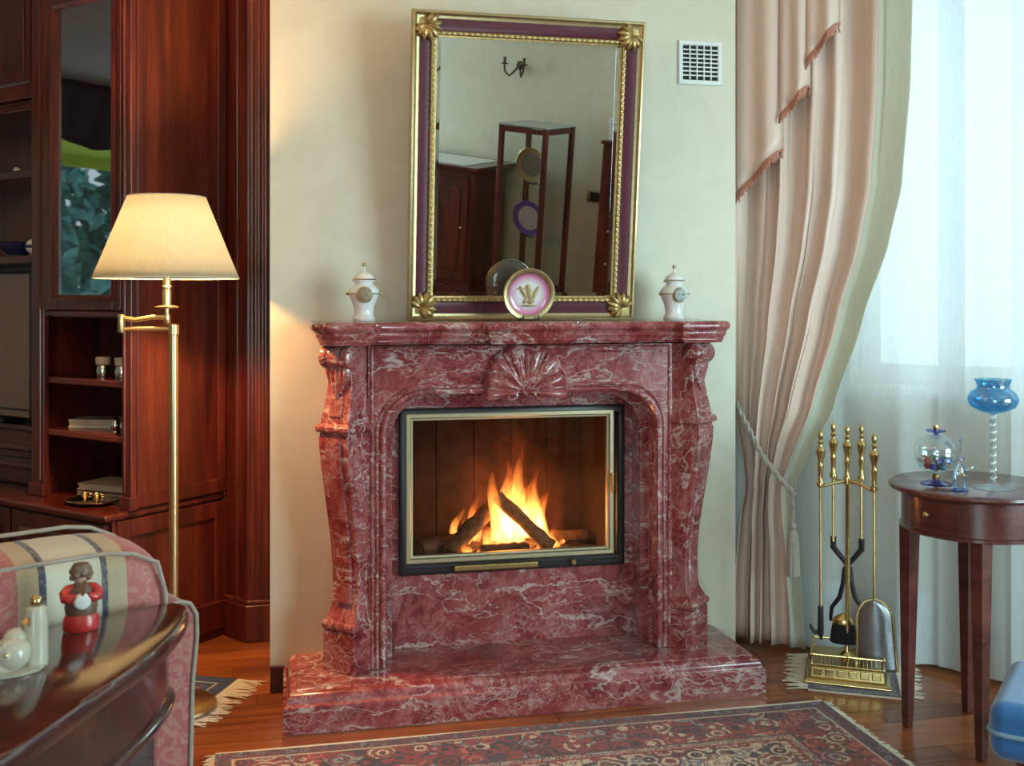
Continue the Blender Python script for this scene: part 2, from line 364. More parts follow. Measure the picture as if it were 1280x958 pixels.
# ------------------------------------------------------------------ mesh helpers
class M:
    def __init__(self): self.bm = bmesh.new()
    def _f(self, vs):
        try: return self.bm.faces.new(vs)
        except ValueError: return None
    def box(self, x0, x1, y0, y1, z0, z1):
        x0, x1 = sorted((x0, x1)); y0, y1 = sorted((y0, y1))
        v = [self.bm.verts.new(p) for p in ((x0, y0, z0), (x1, y0, z0), (x1, y1, z0), (x0, y1, z0), (x0, y0, z1), (x1, y0, z1), (x1, y1, z1), (x0, y1, z1))]
        for q in ((3, 2, 1, 0), (4, 5, 6, 7), (0, 1, 5, 4), (1, 2, 6, 5), (2, 3, 7, 6), (3, 0, 4, 7)): self._f([v[i] for i in q])
        return self
    def sb(self, s0, s1, t0, t1, z0, z1):           # box in room (s, t) given in a frame turned by R45
        return self.box(s0, s1, -t1, -t0, z0, z1)
    def loops(self, loops, cap=True, closed=True, wrap=False):
        rows = [[self.bm.verts.new(p) for p in l] for l in loops]
        n = len(rows[0])
        pairs = list(zip(rows[:-1], rows[1:]))
        if wrap: pairs.append((rows[-1], rows[0]))
        for a, b in pairs:
            for i in range(n if closed else n - 1):
                j = (i + 1) % n
                self._f([a[i], a[j], b[j], b[i]])
        if cap and not wrap:
            self._f(rows[0][::-1]); self._f(rows[-1])
        return self
    def prism(self, poly, axis, lo, hi):
        def P(p, h):
            return {'z': (p[0], p[1], h), 'y': (p[0], h, p[1]), 'x': (h, p[0], p[1])}[axis]
        return self.loops([[P(p, lo) for p in poly], [P(p, hi) for p in poly]])
    def lathe(self, prof, seg=24, c=(0, 0, 0), axis='z', sx=1.0, sy=1.0, a0=0.0, cap=True):
        L = []
        for r, h in prof:
            r = max(r, 1e-4); row = []
            for i in range(seg):
                a = a0 + 2 * PI * i / seg; u, v = r * math.cos(a) * sx, r * math.sin(a) * sy
                row.append({'z': (c[0] + u, c[1] + v, c[2] + h), 'x': (c[0] + h, c[1] + u, c[2] + v), 'y': (c[0] + v, c[1] + h, c[2] + u)}[axis])
            L.append(row)
        return self.loops(L, cap=cap)
    def tube(self, pts, r, seg=8, closed=False, flat=1.0):
        pts = [Vector(p) for p in pts]; n = len(pts)
        rr = r if isinstance(r, (list, tuple)) else [r] * n
        L = []; up = None
        for i, p in enumerate(pts):
            if closed: d = pts[(i + 1) % n] - pts[i - 1]
            else: d = pts[min(i + 1, n - 1)] - pts[max(i - 1, 0)]
            d.normalize()
            if up is None:
                up = Vector((0, 0, 1)) if abs(d.z) < .9 else Vector((0, 1, 0))
            x = d.cross(up)
            if x.length < 1e-4: x = d.cross(Vector((1, 0, 0)))
            x.normalize(); y = x.cross(d).normalized(); up = y
            L.append([p + (x * math.cos(a) + y * math.sin(a) * flat) * rr[i] for a in [2 * PI * k / seg for k in range(seg)]])
        return self.loops(L, cap=not closed, wrap=closed)
    def frame(self, prof, x0, x1, z0, z1, ydir=-1):
        """picture-frame moulding in the xz plane: prof = [(inset, height)] closed section, mitred corners"""
        L = []
        for (cx, cz, ix, iz) in ((x0, z0, 1, 1), (x1, z0, -1, 1), (x1, z1, -1, -1), (x0, z1, 1, -1)):
            L.append([(cx + ix * o, ydir * h, cz + iz * o) for o, h in prof])
        return self.loops(L, wrap=True)
    def grid(self, fn, nu, nv, closed_u=False):
        V = [[self.bm.verts.new(fn(i / nu, j / nv)) for i in range(nu if closed_u else nu + 1)] for j in range(nv + 1)]
        n = len(V[0])
        for j in range(nv):
            for i in range(n if closed_u else n - 1):
                k = (i + 1) % n
                self._f([V[j][i], V[j][k], V[j + 1][k], V[j + 1][i]])
        return self
    def ball(self, c, r, seg=12, sz=1.0):
        return self.lathe([(r * math.sin(PI * i / 8), -r * sz * math.cos(PI * i / 8)) for i in range(9)], seg, c)
    def build(self, name, mat, parent=None, smooth=35, bevel=0, bseg=2, solid=0, sub=0, org=None, loc=None, rot=None, kind=None, label=None):
        bm = self.bm
        bmesh.ops.recalc_face_normals(bm, faces=bm.faces)
        if org is not None: bmesh.ops.translate(bm, verts=bm.verts, vec=[-c for c in org])
        me = bpy.data.meshes.new(name); bm.to_mesh(me); bm.free()
        if smooth:
            me.polygons.foreach_set('use_smooth', [True] * len(me.polygons))
            me.set_sharp_from_angle(angle=math.radians(smooth))
        me.materials.append(mat)
        return link(name, me, parent, bevel, bseg, solid, sub, loc, rot, kind, label)
def link(name, me, parent=None, bevel=0, bseg=2, solid=0, sub=0, loc=None, rot=None, kind=None, label=None):
    o = bpy.data.objects.new(name, me); col.objects.link(o)
    if parent: o.parent = parent
    if loc is not None: o.location = loc
    if rot is not None: o.rotation_euler = rot
    if solid:
        md = o.modifiers.new('thick', 'SOLIDIFY'); md.thickness = solid; md.offset = 0
    if sub:
        md = o.modifiers.new('sub', 'SUBSURF'); md.levels = sub; md.render_levels = sub
    if bevel:
        md = o.modifiers.new('bevel', 'BEVEL'); md.width = bevel; md.segments = bseg; md.limit_method = 'ANGLE'; md.angle_limit = .6
        md.harden_normals = True
    if kind: o['kind'] = kind
    if label: o['label'] = label
    return o
def tag(o, label, cat, group=None):
    o['label'] = label; o['category'] = cat
    if group: o['group'] = group
    return o
def thing(name, label, cat, loc=(0, 0, 0), rz=0.0, group=None):
    o = bpy.data.objects.new(name, None); col.objects.link(o); o.empty_display_size = .05
    o.location = loc; o.rotation_euler = (0, 0, rz)
    return tag(o, label, cat, group)
def struct(o): o['kind'] = 'structure'; return o

# ------------------------------------------------------------------ room shell
ZC = 2.75
def room_mesh(name, boxes, mat):
    m = M()
    for b in boxes: m.sb(*b)
    return struct(m.build(name, mat, loc=C0, rot=(0, 0, R45), smooth=0))
def pierced(axis, lo, hi, c0, c1, w0, w1, z0, z1):
    """wall slab from lo to hi along its run, c0..c1 thick, window w0..w1 x z0..z1"""
    out = []
    for (u0, u1, a, b) in ((lo, w0, 0, ZC), (w1, hi, 0, ZC), (w0, w1, 0, z0), (w0, w1, z1, ZC)):
        out.append((u0, u1, c0, c1, a, b) if axis == 's' else (c0, c1, u0, u1, a, b))
    return out
room_mesh('wall_window', pierced('s', -.1, 5.7, -.25, 0, 2.0, 3.7, .945, 2.45), WALL)
room_mesh('wall_right', pierced('t', 0, 6.5, 5.5, 5.7, .5, 2.45, .25, 2.4), WALL)
room_mesh('wall_back', pierced('s', -3.7, 5.7, 6.5, 6.7, 3.5, 5.2, .3, 2.45), WALL)
room_mesh('wall_left', pierced('t', .93, 6.5, -3.7, -3.5, 3.05, 4.6, .85, 2.45), WALL)
room_mesh('wall_alcove', [(-3.5, -.1, .93, 1.08, 0, ZC), (-.1, 0, 0, 1.08, 0, ZC)], WALL)
m = M().sb(-3.7, 5.7, -.25, 6.7, ZC, ZC + .1); struct(m.build('ceiling', CEIL, loc=C0, rot=(0, 0, R45), smooth=0))
m = M().sb(-3.7, 5.7, -.25, 6.7, -.1, -.006)
floor = struct(m.build('floor', FLOORW, loc=C0, rot=(0, 0, R45), smooth=0))
# parquet boards, running along the hearth
PW = .088
pk = {}
for L in (.52, .66, .8):
    mm = M().box(0, L - .0022, 0, PW - .0022, -.0055, 0)
    bmesh.ops.recalc_face_normals(mm.bm, faces=mm.bm.faces)
    me = bpy.data.meshes.new('plank'); mm.bm.to_mesh(me); mm.bm.free(); me.materials.append(FLOORW); pk[L] = me
floor_inv = Matrix.Translation(C0) @ Matrix.Rotation(R45, 4, 'Z'); floor_inv.invert()
y = 1.55
while y < 4.15:
    x = -1.45 + rnd.uniform(-.5, 0)
    while x < 2.95:
        L = rnd.choice((.52, .66, .8))
        p = Vector((x + .3, y, 0)) - C0
        if p.dot(AX) < 5.2 and p.dot(BX) > .25 and not (p.dot(AX) < -.35 and p.dot(BX) < 1.3):
            o = link('plank', pk[L], floor)
            o.matrix_parent_inverse = Matrix.Identity(4)
            o.matrix_local = floor_inv @ Matrix.Translation((x, y, 0))
        x += L
    y += PW

# chimney breast, hollow behind the stove opening
m = M()
YW = 3.41
for b in ((-.0475, .372, YW, 4.35, 0, ZC), (1.104, 1.535, YW, 4.35, 0, ZC), (.372, 1.104, YW, 4.35, .90, ZC), (.372, 1.104, YW, 4.35, 0, .35), (.372, 1.104, 3.9, 4.35, .35, .90)): m.box(*b)
struct(m.build('wall_fireplace', WALL, smooth=0))
m = M().box(-.0475, -.002, YW - .014, YW, 0, .085)
struct(m.build('baseboard_fireplace', CAB, bevel=.004))
# wooden pilaster trim between cabinet and chimney breast
trim = struct(M().prism([(-.24, 4.08), (-.217, 4.038), (-.150, 3.945), (-.135, 3.93), (.25, 3.93), (.25, 4.2), (-.1, 4.2)], 'z', 0, ZC).build('trim_1', CAB, smooth=20))
for i in range(6):
    M().lathe([(.0105, .15), (.0105, 2.74)], 12, (-.118 + i * .0245, 3.932, 0), sy=.6).build('reed', CAB, trim)
M().lathe([(.009, .15), (.009, 2.74)], 12, (-.172, 3.975, 0)).build('reed', CAB, trim)
M().prism([(-.245, 4.05), (-.225, 4.02), (-.155, 3.925), (-.14, 3.91), (.25, 3.91), (.25, 4.1), (-.1, 4.1)], 'z', 0, .135).build('plinth', CAB, trim, bevel=.005)
M().prism([(-.24, 4.05), (-.221, 4.029), (-.152, 3.935), (-.137, 3.92), (.25, 3.92), (.25, 4.1), (-.1, 4.1)], 'z', .135, .15).build('plinth_moulding', CAB, trim, bevel=.004)

# windows
def window(idx, run, lo, hi, at, z0, z1, mull, inward):
    def B(mm, u0, u1, d0, d1, a, b):
        return mm.sb(u0, u1, d0, d1, a, b) if run == 's' else mm.sb(d0, d1, u0, u1, a, b)
    r = M()
    W = .07
    for q in ((lo, lo + W, z0, z1), (hi - W, hi, z0, z1), (lo + W, hi - W, z0, z0 + W), (lo + W, hi - W, z1 - W, z1)): B(r, q[0], q[1], at, at + .06, q[2], q[3])
    fr = struct(r.build('window_%d' % idx, WHITEPL, loc=C0, rot=(0, 0, R45), smooth=0, bevel=.004))
    edges = [lo + W] + mull + [hi - W]
    for q in mull: B(M(), q - .04, q + .04, at, at + .055, z0 + W, z1 - W).build('mullion', WHITEPL, fr, bevel=.004)
    for a, b in zip(edges[:-1], edges[1:]): B(M(), a, b, at + .025, at + .031, z0 + W, z1 - W).build('pane', GLASS, fr, smooth=0)
    s0 = at + .06 if inward > 0 else at
    B(M(), lo - .05, hi + .05, at + (.0 if inward > 0 else -.16), at + (.22 if inward > 0 else .06), z0 - .035, z0 - .001).build('sill', WHITEPL, fr, bevel=.006)
window(1, 's', 2.0, 3.7, -.2, .945, 2.45, [2.85], 1)
window(2, 't', .5, 2.45, 5.6, .25, 2.4, [1.475], -1)
window(3, 't', 3.05, 4.6, -3.66, .85, 2.45, [3.42], 1)
window(4, 's', 3.5, 5.2, 6.6, .3, 2.45, [4.35], -1)  # unseen window added to let in fill for the mirrored wall

# outside the far left window: awning and garden trees (seen in the cabinet door's pane)
AWN = plain('lime_awning', (.42, .50, .05), .8)
LEAF = plain('garden_leaf', (.12, .34, .30), .6, var=.5, bscale=9)
TRUNK = plain('tree_bark', (.10, .07, .05), .9, bump=.6)
aw = thing('awning', 'lime green awning mirrored at the top of the cabinet door', 'awning', ST(-4.0, 3.8, 2.34), R45)
M().prism([(.15, .30), (-.75, .10), (-.75, .13), (.15, .33)], 'y', -1.6, 1.6).build('canvas', AWN, aw, smooth=0)
M().box(-.765, -.745, -1.6, 1.6, .0, .12).build('valance', AWN, aw, smooth=0)
for k, (ts, tt, h, rr) in enumerate(((-7.6, 4.6, 4.0, 1.2), (-8.6, 6.2, 3.3, 1.5), (-7.4, 7.9, 3.9, 1.2))):
    r = thing('garden_tree', ['leafy garden tree mirrored at the left of the cabinet door pane', 'broad garden tree mirrored in the middle of the cabinet door pane', 'low garden tree mirrored at the right of the cabinet door pane'][k], 'tree', ST(ts, tt, 0), 0, 'garden trees mirrored in the cabinet door')
    M().tube([(0, 0, 0), (.05, 0, 1), (0, .05, 2), (.02, 0, h * .7)], [.14, .11, .09, .04]).build('trunk', TRUNK, r)
    m = M()
    for i in range(1500):
        a = rnd.uniform(0, 2 * PI); q = rr * rnd.random() ** .45; z = rnd.uniform(.15, 1) * h
        q *= math.sin(PI * min(1, .12 + .9 * z / h)) ** .5
        c = Vector((q * math.cos(a), q * math.sin(a), z)); u = Vector((rnd.uniform(-1, 1), rnd.uniform(-1, 1), rnd.uniform(-1, 1))).normalized() * .17
        v = u.orthogonal().normalized() * .09
        vs = [m.bm.verts.new(c + d) for d in (-u, v, u, -v)]; m._f(vs)
    m.build('foliage', LEAF, r, smooth=0, kind='stuff')

PLUM = plain('dark_plum_cloth', (.05, .025, .035), .7)
vl = thing('window_valance', 'dark draped valance mirrored above the garden window', 'valance', ST(-3.46, 3.8, 2.39), R45)
M().grid(lambda u, v: (.03 + .02 * math.sin(u * 60 + v * 5), -1.1 + 2.2 * u, .36 * v + (.10 * math.sin(PI * ((u * 3) % 1)) * (v - 1) * 1.0)), 90, 8).build('swag', PLUM, vl, solid=.003, smooth=60)
M().box(-.02, .02, -1.15, 1.15, .34, .385).build('rail', CAB, vl, bevel=.004)

# ------------------------------------------------------------------ wall unit
CB = lambda m, name, parent, org, mat=CAB, bev=.003, **k: m.build(name, mat, parent, org=org, bevel=bev, **k)
def panel_door(parent, s0, s1, t, z0, z1, org, name='door', mat=CAB, knob=None):
    """framed door on a front facing +t"""
    d = CB(M().sb(s0, s1, t - .02, t, z0, z1), name, parent, org, mat)
    x0, x1, dy = s0 + .055, s1 - .055, -t
    mm = M()
    L = []
    for (cx, cz, ix, iz) in ((x0, z0 + .055, 1, 1), (x1, z0 + .055, -1, 1), (x1, z1 - .055, -1, -1), (x0, z1 - .055, 1, -1)):
        L.append([(cx + ix * o, dy - h, cz + iz * o) for o, h in ((0, -.004), (0, .006), (.006, .009), (.014, .009), (.022, .002), (.022, -.004))])
    CB(mm.loops(L, wrap=True), 'moulding', d, org, mat, 0)
    CB(M().sb(x0 + .045, x1 - .045, t - .003, t + .006, z0 + .10, z1 - .10), 'raised_panel', d, org, mat, .005)
    if knob: M().lathe([(.004, 0), (.004, .012), (.010, .018), (.010, .024), (.004, .028)], 12, (knob[0], -t, knob[1]), 'y').build('knob', BRASSD, d, org=org, rot=None)
    return d
# display unit with glazed door over open shelves
org = (-.28, -1.3, 0)
U = thing('display_cupboard', 'tall mahogany cupboard with a glazed door above open shelves', 'cabinet', ST(-.28, 1.3, 0), R45)
T1 = 1.5
CB(M().sb(-.022, 0, 1.085, T1 - .02, .53, 2.65), 'side_panel', U, org)
CB(M().sb(-.56, -.538, 1.085, T1 - .02, .53, 2.65), 'side_panel', U, org)
CB(M().sb(-.538, -.022, 1.085, 1.10, .53, 2.65), 'back_panel', U, org)
CB(M().sb(-.56, 0, 1.085, T1, 2.65, 2.68), 'top', U, org)
CB(M().sb(-.045, .004, T1 - .02, T1 + .004, .56, 2.65), 'stile', U, org, bev=.005)
CB(M().sb(-.565, -.49, T1 - .02, T1 + .004, .56, 2.65), 'stile', U, org, bev=.005)
CB(M().sb(-.050, .010, T1 - .025, T1 + .012, .53, .575), 'stile_foot', U, org)
CB(M().sb(-.570, -.485, T1 - .025, T1 + .012, .53, .575), 'stile_foot', U, org)
M().lathe([(.006, .59), (.006, 2.64)], 10, (-.512, -T1 - .003, 0)).build('bead', CAB, U, org=org)
M().lathe([(.005, .59), (.005, 2.64)], 10, (-.030, -T1 - .003, 0)).build('bead', CAB, U, org=org)
CB(M().sb(-.49, -.045, T1 - .02, T1, 1.185, 1.205), 'rail', U, org, CABH)
for z in (.965, .775): CB(M().sb(-.538, -.022, 1.10, T1 - .012, z - .025, z), 'shelf', U, org, CABH, .006)
CB(M().sb(-.538, -.022, 1.10, T1 - .025, 1.18, 1.2), 'shelf', U, org, CABH)
for z in (1.395, 1.63, 1.92): CB(M().sb(-.53, -.03, 1.11, T1 - .05, z - .004, z + .004), 'glass_shelf', U, org, VITGL, 0)
dr = M()
for q in ((-.488, -.415, 1.207, 2.40), (-.092, -.046, 1.207, 2.40)): dr.sb(q[0], q[1], T1 - .016, T1 + .008, q[2], q[3])
for q in ((-.415, -.092, 1.207, 1.258), (-.415, -.092, 2.29, 2.40)): dr.sb(q[0], q[1], T1 - .016, T1 + .008, q[2], q[3])
door = CB(dr, 'door', U, org, CAB, .004)
mm = M(); L = []
for (cx, cz, ix, iz) in ((-.418, 1.255, 1, 1), (-.089, 1.255, -1, 1), (-.089, 2.293, -1, -1), (-.418, 2.293, 1, -1)):
    L.append([(cx + ix * o, -T1 - .008 - h, cz + iz * o) for o, h in ((-.016, -.002), (-.016, .006), (-.006, .009), (.006, .002), (.008, -.012), (-.004, -.014))])
mm.loops(L, wrap=True).build('glazing_bead', CAB, door, org=org)
M().sb(-.415, -.092, T1 - .008, T1 - .003, 1.258, 2.29).build('pane', DOORGL, door, org=org, smooth=0)
M().lathe([(.003, 0), (.003, .012), (.007, .016), (.007, .022), (.003, .026)], 10, (-.462, -T1 - .008, 1.79), 'y').build('key', BRASSD, door, org=org).rotation_euler = (0, 0, 0)
CB(M().sb(-.49, -.045, T1 - .02, T1, 2.405, 2.65), 'frieze', U, org, CABH)
# side panel framing that faces the fireplace
CB(M().box(-.002, .006, -T1 + .022, -T1 + .06, .58, 2.65), 'side_stile', U, org)
CB(M().box(-.002, .006, -1.125, -1.087, .58, 2.65), 'side_stile', U, org)
CB(M().box(-.002, .007, -T1 + .022, -1.087, .535, .585), 'side_rail', U, org, CAB)

# shelved bookcase to its left
org = (-1.3, -1.25, 0)
T2 = 1.42
K = thing('bookcase', 'mahogany wall bookcase with panelled top doors and television niche', 'cabinet', ST(-1.3, 1.25, 0), R45)
CB(M().sb(-.60, -.575, 1.085, T2, .53, 2.68), 'side_panel', K, org)
CB(M().sb(-2.05, -2.02, 1.085, T2, .53, 2.68), 'side_panel', K, org)
CB(M().sb(-2.02, -.60, 1.085, 1.10, .53, 2.68), 'back_panel', K, org)
for z, dep in ((1.745, .005), (1.415, .005), (2.01, 0)): CB(M().sb(-2.02, -.60, 1.10, T2 - dep, z - .032, z), 'shelf', K, org, CABH, .005)
CB(M().sb(-2.05, -.575, 1.085, T2, 2.66, 2.68), 'top', K, org)
for a, b in ((-1.08, -.62), (-1.56, -1.09), (-2.03, -1.57)): panel_door(K, a, b, T2 + .012, 2.012, 2.64, org, knob=None)
CB(M().sb(-2.02, -.60, 1.10, T2 + .01, 1.965, 1.985), 'cornice', K, org, CABH, .006)
panel_door(K, -1.5, -.62, T2 - .01, .535, .735, org, 'drawer')
CB(M().sb(-2.02, -.60, 1.10, T2 - .03, .735, .755), 'shelf', K, org, CABH)
tv = thing('television', 'grey television screen in the bookcase niche above the drawer', 'television', ST(-1.15, 1.33, .755), R45)
CB(M().box(-.36, .36, -.03, .03, .02, .60), 'housing', tv, (0, 0, 0), BLACK, .006)
M().box(-.35, .352, -.036, -.029, .06, .59).build('screen', SCREEN, tv)
CB(M().box(-.35, .352, -.038, -.029, .028, .052), 'lower_bezel', tv, (0, 0, 0), SCREEN, .002)
CB(M().box(-.2, .2, -.05, .05, 0, .02), 'base', tv, (0, 0, 0), BLACK, .004)

# low base cabinets and the worktop running over both
org = (-.6, -1.3, 0)
B_ = thing('low_cupboard', 'long low mahogany base cupboard with panelled doors under the worktop', 'cabinet', ST(-.6, 1.3, 0), R45)
CB(M().sb(-2.05, -.012, 1.085, 1.565, .10, .502), 'body', B_, org)
CB(M().sb(-2.05, .004, 1.083, 1.555, 0, .10), 'plinth', B_, org)
CB(M().sb(-.02, .012, 1.083, 1.578, .03, .135), 'side_skirting', B_, org, CAB, .006)
for a, b in ((-.56, -.03), (-1.1, -.57), (-1.64, -1.11)): panel_door(B_, a, b, 1.583, .115, .49, org, knob=(a + .03, .36))
CB(M().box(-.014, -.004, -1.55, -1.50, .135, .50), 'side_stile', B_, org)
CB(M().box(-.014, -.004, -1.13, -1.07, .135, .50), 'side_stile', B_, org)
CB(M().box(-.014, -.004, -1.50, -1.13, .44, .50), 'side_rail', B_, org, CAB)
wt = M().sb(-2.08, .0, 1.083, 1.605, .503, .530).build('worktop', CABH, loc=C0, rot=(0, 0, R45), bevel=.011, bseg=3)
tag(wt, 'long polished mahogany worktop running under the glazed cupboard', 'worktop')

# ------------------------------------------------------------------ marble fireplace
FX = .738
FP = thing('fireplace', 'red veined marble fireplace with carved shell and scrolled legs', 'fireplace', (FX, YW, 0))
def mb(m, name, parent=FP, bev=0, **k): return m.build(name, MARBLE, parent, bevel=bev, **k)
def rect3(hx, yf, ins, z): return [(-hx + ins, 0, z), (-hx + ins, yf + ins, z), (hx - ins, yf + ins, z), (hx - ins, 0, z)]
prof = [(0, 0), (0, .076), (.005, .079), (.008, .081)]
for i in range(7):
    a = PI / 2 * i / 6; prof.append((.010 + .024 * (1 - math.cos(a)), .085 + .027 * math.sin(a)))
prof += [(.037, .113), (.040, .117)]
mb(M().loops([rect3(.744, -.349, o, z) for o, z in prof]), 'hearth_slab')

XO, XI, ZA = .492, .440, .955
def arch(xi, za, rx, rz, zb=.117):
    """opening outline from lower left over the arch to lower right"""
    pts = [(-xi, zb)]
    for i in range(13):
        a = PI / 2 * i / 12; pts.append((-xi + rx - rx * math.cos(a), za - rz + rz * math.sin(a)))
    return pts + [(-x, z) for x, z in reversed(pts)]
inner = arch(XI, ZA, .135, .122)
poly = [(-XO, .117)] + [(-XO, 1.112), (XO, 1.112), (XO, .117)] + inner[::-1]
mb(M().prism(poly, 'y', -.19, -.002), 'surround', bev=.003)
inn2 = arch(XI - .030, ZA - .020, .125, .116)
poly2 = [(-XI - .01, .117), (-XI - .01, ZA - .10)] + [(x * 1.01, z + .012) for x, z in inner[1:-1]] + [(XI + .01, ZA - .10), (XI + .01, .117)] + inn2[::-1]
mb(M().prism(poly2, 'y', -.105, -.022), 'inner_reveal', bev=.004)
# beads following the arch
def bead(o, y, r, name):
    pts = [(x + (-o if x < 0 else o) * (1 if abs(x) > XI - .136 else (abs(x) / XI)), y, z + o * .9 * max(0, min(1, (z - (ZA - .122)) / .122))) for x, z in arch(XI, ZA, .135, .122, .12)]
    mb(M().tube(pts, r, 8), name)
bead(.006, -.193, .0085, 'arch_bead')
bead(.024, -.1905, .0055, 'arch_bead')
# raised border of frieze and uprights
mb(M().tube([(-.480, -.191, .12), (-.480, -.191, 1.096), (.480, -.191, 1.096), (.480, -.191, .12)], .005, 8), 'border_bead')
for s in (-1, 1):
    mb(M().tube([(s * .455, -.191, 1.080), (s * .30, -.191, 1.080), (s * .16, -.191, 1.080)], .0035, 8), 'panel_bead')
# flat slabs around the stove
mb(M().box(-.445, .445, -.024, -.002, .117, .354), 'lower_slab')
mb(M().box(-.445, .445, -.024, -.002, .893, 1.02), 'lintel_slab')
for s in (-1, 1): mb(M().box(s * .382, s * .445, -.0238, -.002, .354, .893), 'side_slab')

# shelf with projecting blocks
def offset_poly(P, o):
    out = []; n = len(P)
    for i in range(n):
        a, b, c = Vector(P[i - 1]), Vector(P[i]), Vector(P[(i + 1) % n])
        n1 = Vector(((b - a).y, -(b - a).x)).normalized(); n2 = Vector(((c - b).y, -(c - b).x)).normalized()
        k = 1 + n1.dot(n2); out.append(b + (n1 + n2) / max(k, .35) * o)
    return out
def shelf_plan():
    h = [(.142, -.305), (.150, -.290), (.158, -.283), (.455, -.283), (.463, -.288), (.470, -.305), (.478, -.318), (.585, -.318)]
    for i in range(1, 7):
        a = PI / 2 * i / 6; h.append((.585 + .080 * math.sin(a), -.238 - .080 * math.cos(a)))
    h.append((.665, 0))
    left = [(-x, y) for x, y in reversed(h)]
    return left + [(0, -.309)] + h
SP = shelf_plan()     # counter-clockwise seen from above
sprof = []
for i in range(7):
    a = -PI / 2 + PI * i / 6; sprof.append((-.012 + .012 * math.cos(a), 1.163 + .0145 * math.sin(a)))
sprof = [(-.040, 1.108), (-.026, 1.110), (-.024, 1.116), (-.021, 1.119), (-.021, 1.125), (-.017, 1.131), (-.013, 1.136), (-.013, 1.143), (-.010, 1.145)] + sprof[0:]
L = []
for o, z in sprof:
    pl = offset_poly(SP, o)
    row = []
    for (x, y), (sx_, sy_) in zip(pl, SP): row.append((x, 0 if sy_ == 0 else y, z))
    L.append(row)
mb(M().loops(L), 'mantel_shelf', smooth=40)

# carved shell on the frieze
def shell(u, v):
    ph = (u - .5) * math.radians(214); nl = 13
    rim = .132 + .030 * math.cos(ph) ** 2 + .008 * abs(math.sin(ph * nl / 2 * 1.0))
    r = v * rim
    sx = math.sin(ph) * r; sz = math.cos(ph) * r
    rib = abs(math.sin(ph * nl / 2))
    h = .030 * math.sin(PI * min(1, .12 + .80 * v)) ** .8 * (.55 + .45 * rib) + (.012 if v < .97 else 0)
    if v > .985: h = 0
    return (sx, -.190 - h, .958 + sz * .93 if sz > 0 else .958 + sz * .75)
sh = mb(M().grid(shell, 104, 16), 'shell_carving', smooth=60)
def volute(cx, cz, s):
    pts = [(cx + s * (.024 - .019 * i / 22) * math.cos(i * .42), -.20 - .012 * i / 22, cz + (.024 - .019 * i / 22) * math.sin(i * .42)) for i in range(23)]
    return M().tube(pts, [.0085 - .003 * i / 22 for i in range(23)], 8)
for s in (-1, 1):
    mb(volute(s * .048, .948, s), 'volute', sh)
    mb(M().ball((s * .048, -.212, .948), .008), 'volute_eye', sh)
    mb(M().tube([(s * .13, -.196, .985), (s * .118, -.2, .962), (s * .09, -.205, .95), (s * .066, -.206, .944)], [.006, .013, .012, .008], 8), 'side_lobe', sh)
for k in range(-3, 4):
    a = k * .155
    mb(M().tube([(math.sin(a) * r_ * 1.0 + k * .0015, -.206 - .018 * math.sin(PI * (r_ - .0) / .17), .945 + math.cos(a) * r_ * .98) for r_ in (.0, .03, .06, .09, .12, .15)], [.004, .0055, .007, .0085, .009, .007], 8), 'rib', sh)

# scrolled legs set at 45 degrees
ZP = [(.117, 0, .061), (.236, 0, .061), (.239, -.004, .059), (.243, -.003, .060), (.247, .003, .064), (.258, .005, .065), (.266, .002, .063), (.270, -.006, .058), (.292, -.020, .053), (.305, -.027, .052),
      (.36, -.031, .051), (.42, -.031, .051), (.50, -.024, .052), (.58, -.012, .053), (.66, .001, .055), (.73, .012, .057), (.79, .020, .058), (.825, .022, .058), (.842, .017, .057), (.845, .026, .062), (.850, .031, .065), (.862, .031, .065),
      (.867, .026, .062), (.870, .016, .056), (.90, .010, .054), (.94, .001, .051), (.98, -.006, .048), (1.01, -.008, .047), (1.035, -.004, .047), (1.11, .0, .047)]
def prof_at(z):
    for (z0, d0, w0), (z1, d1, w1) in zip(ZP[:-1], ZP[1:]):
        if z0 <= z <= z1:
            k = (z - z0) / (z1 - z0); return d0 + (d1 - d0) * k, w0 + (w1 - w0) * k
    return 0, .05
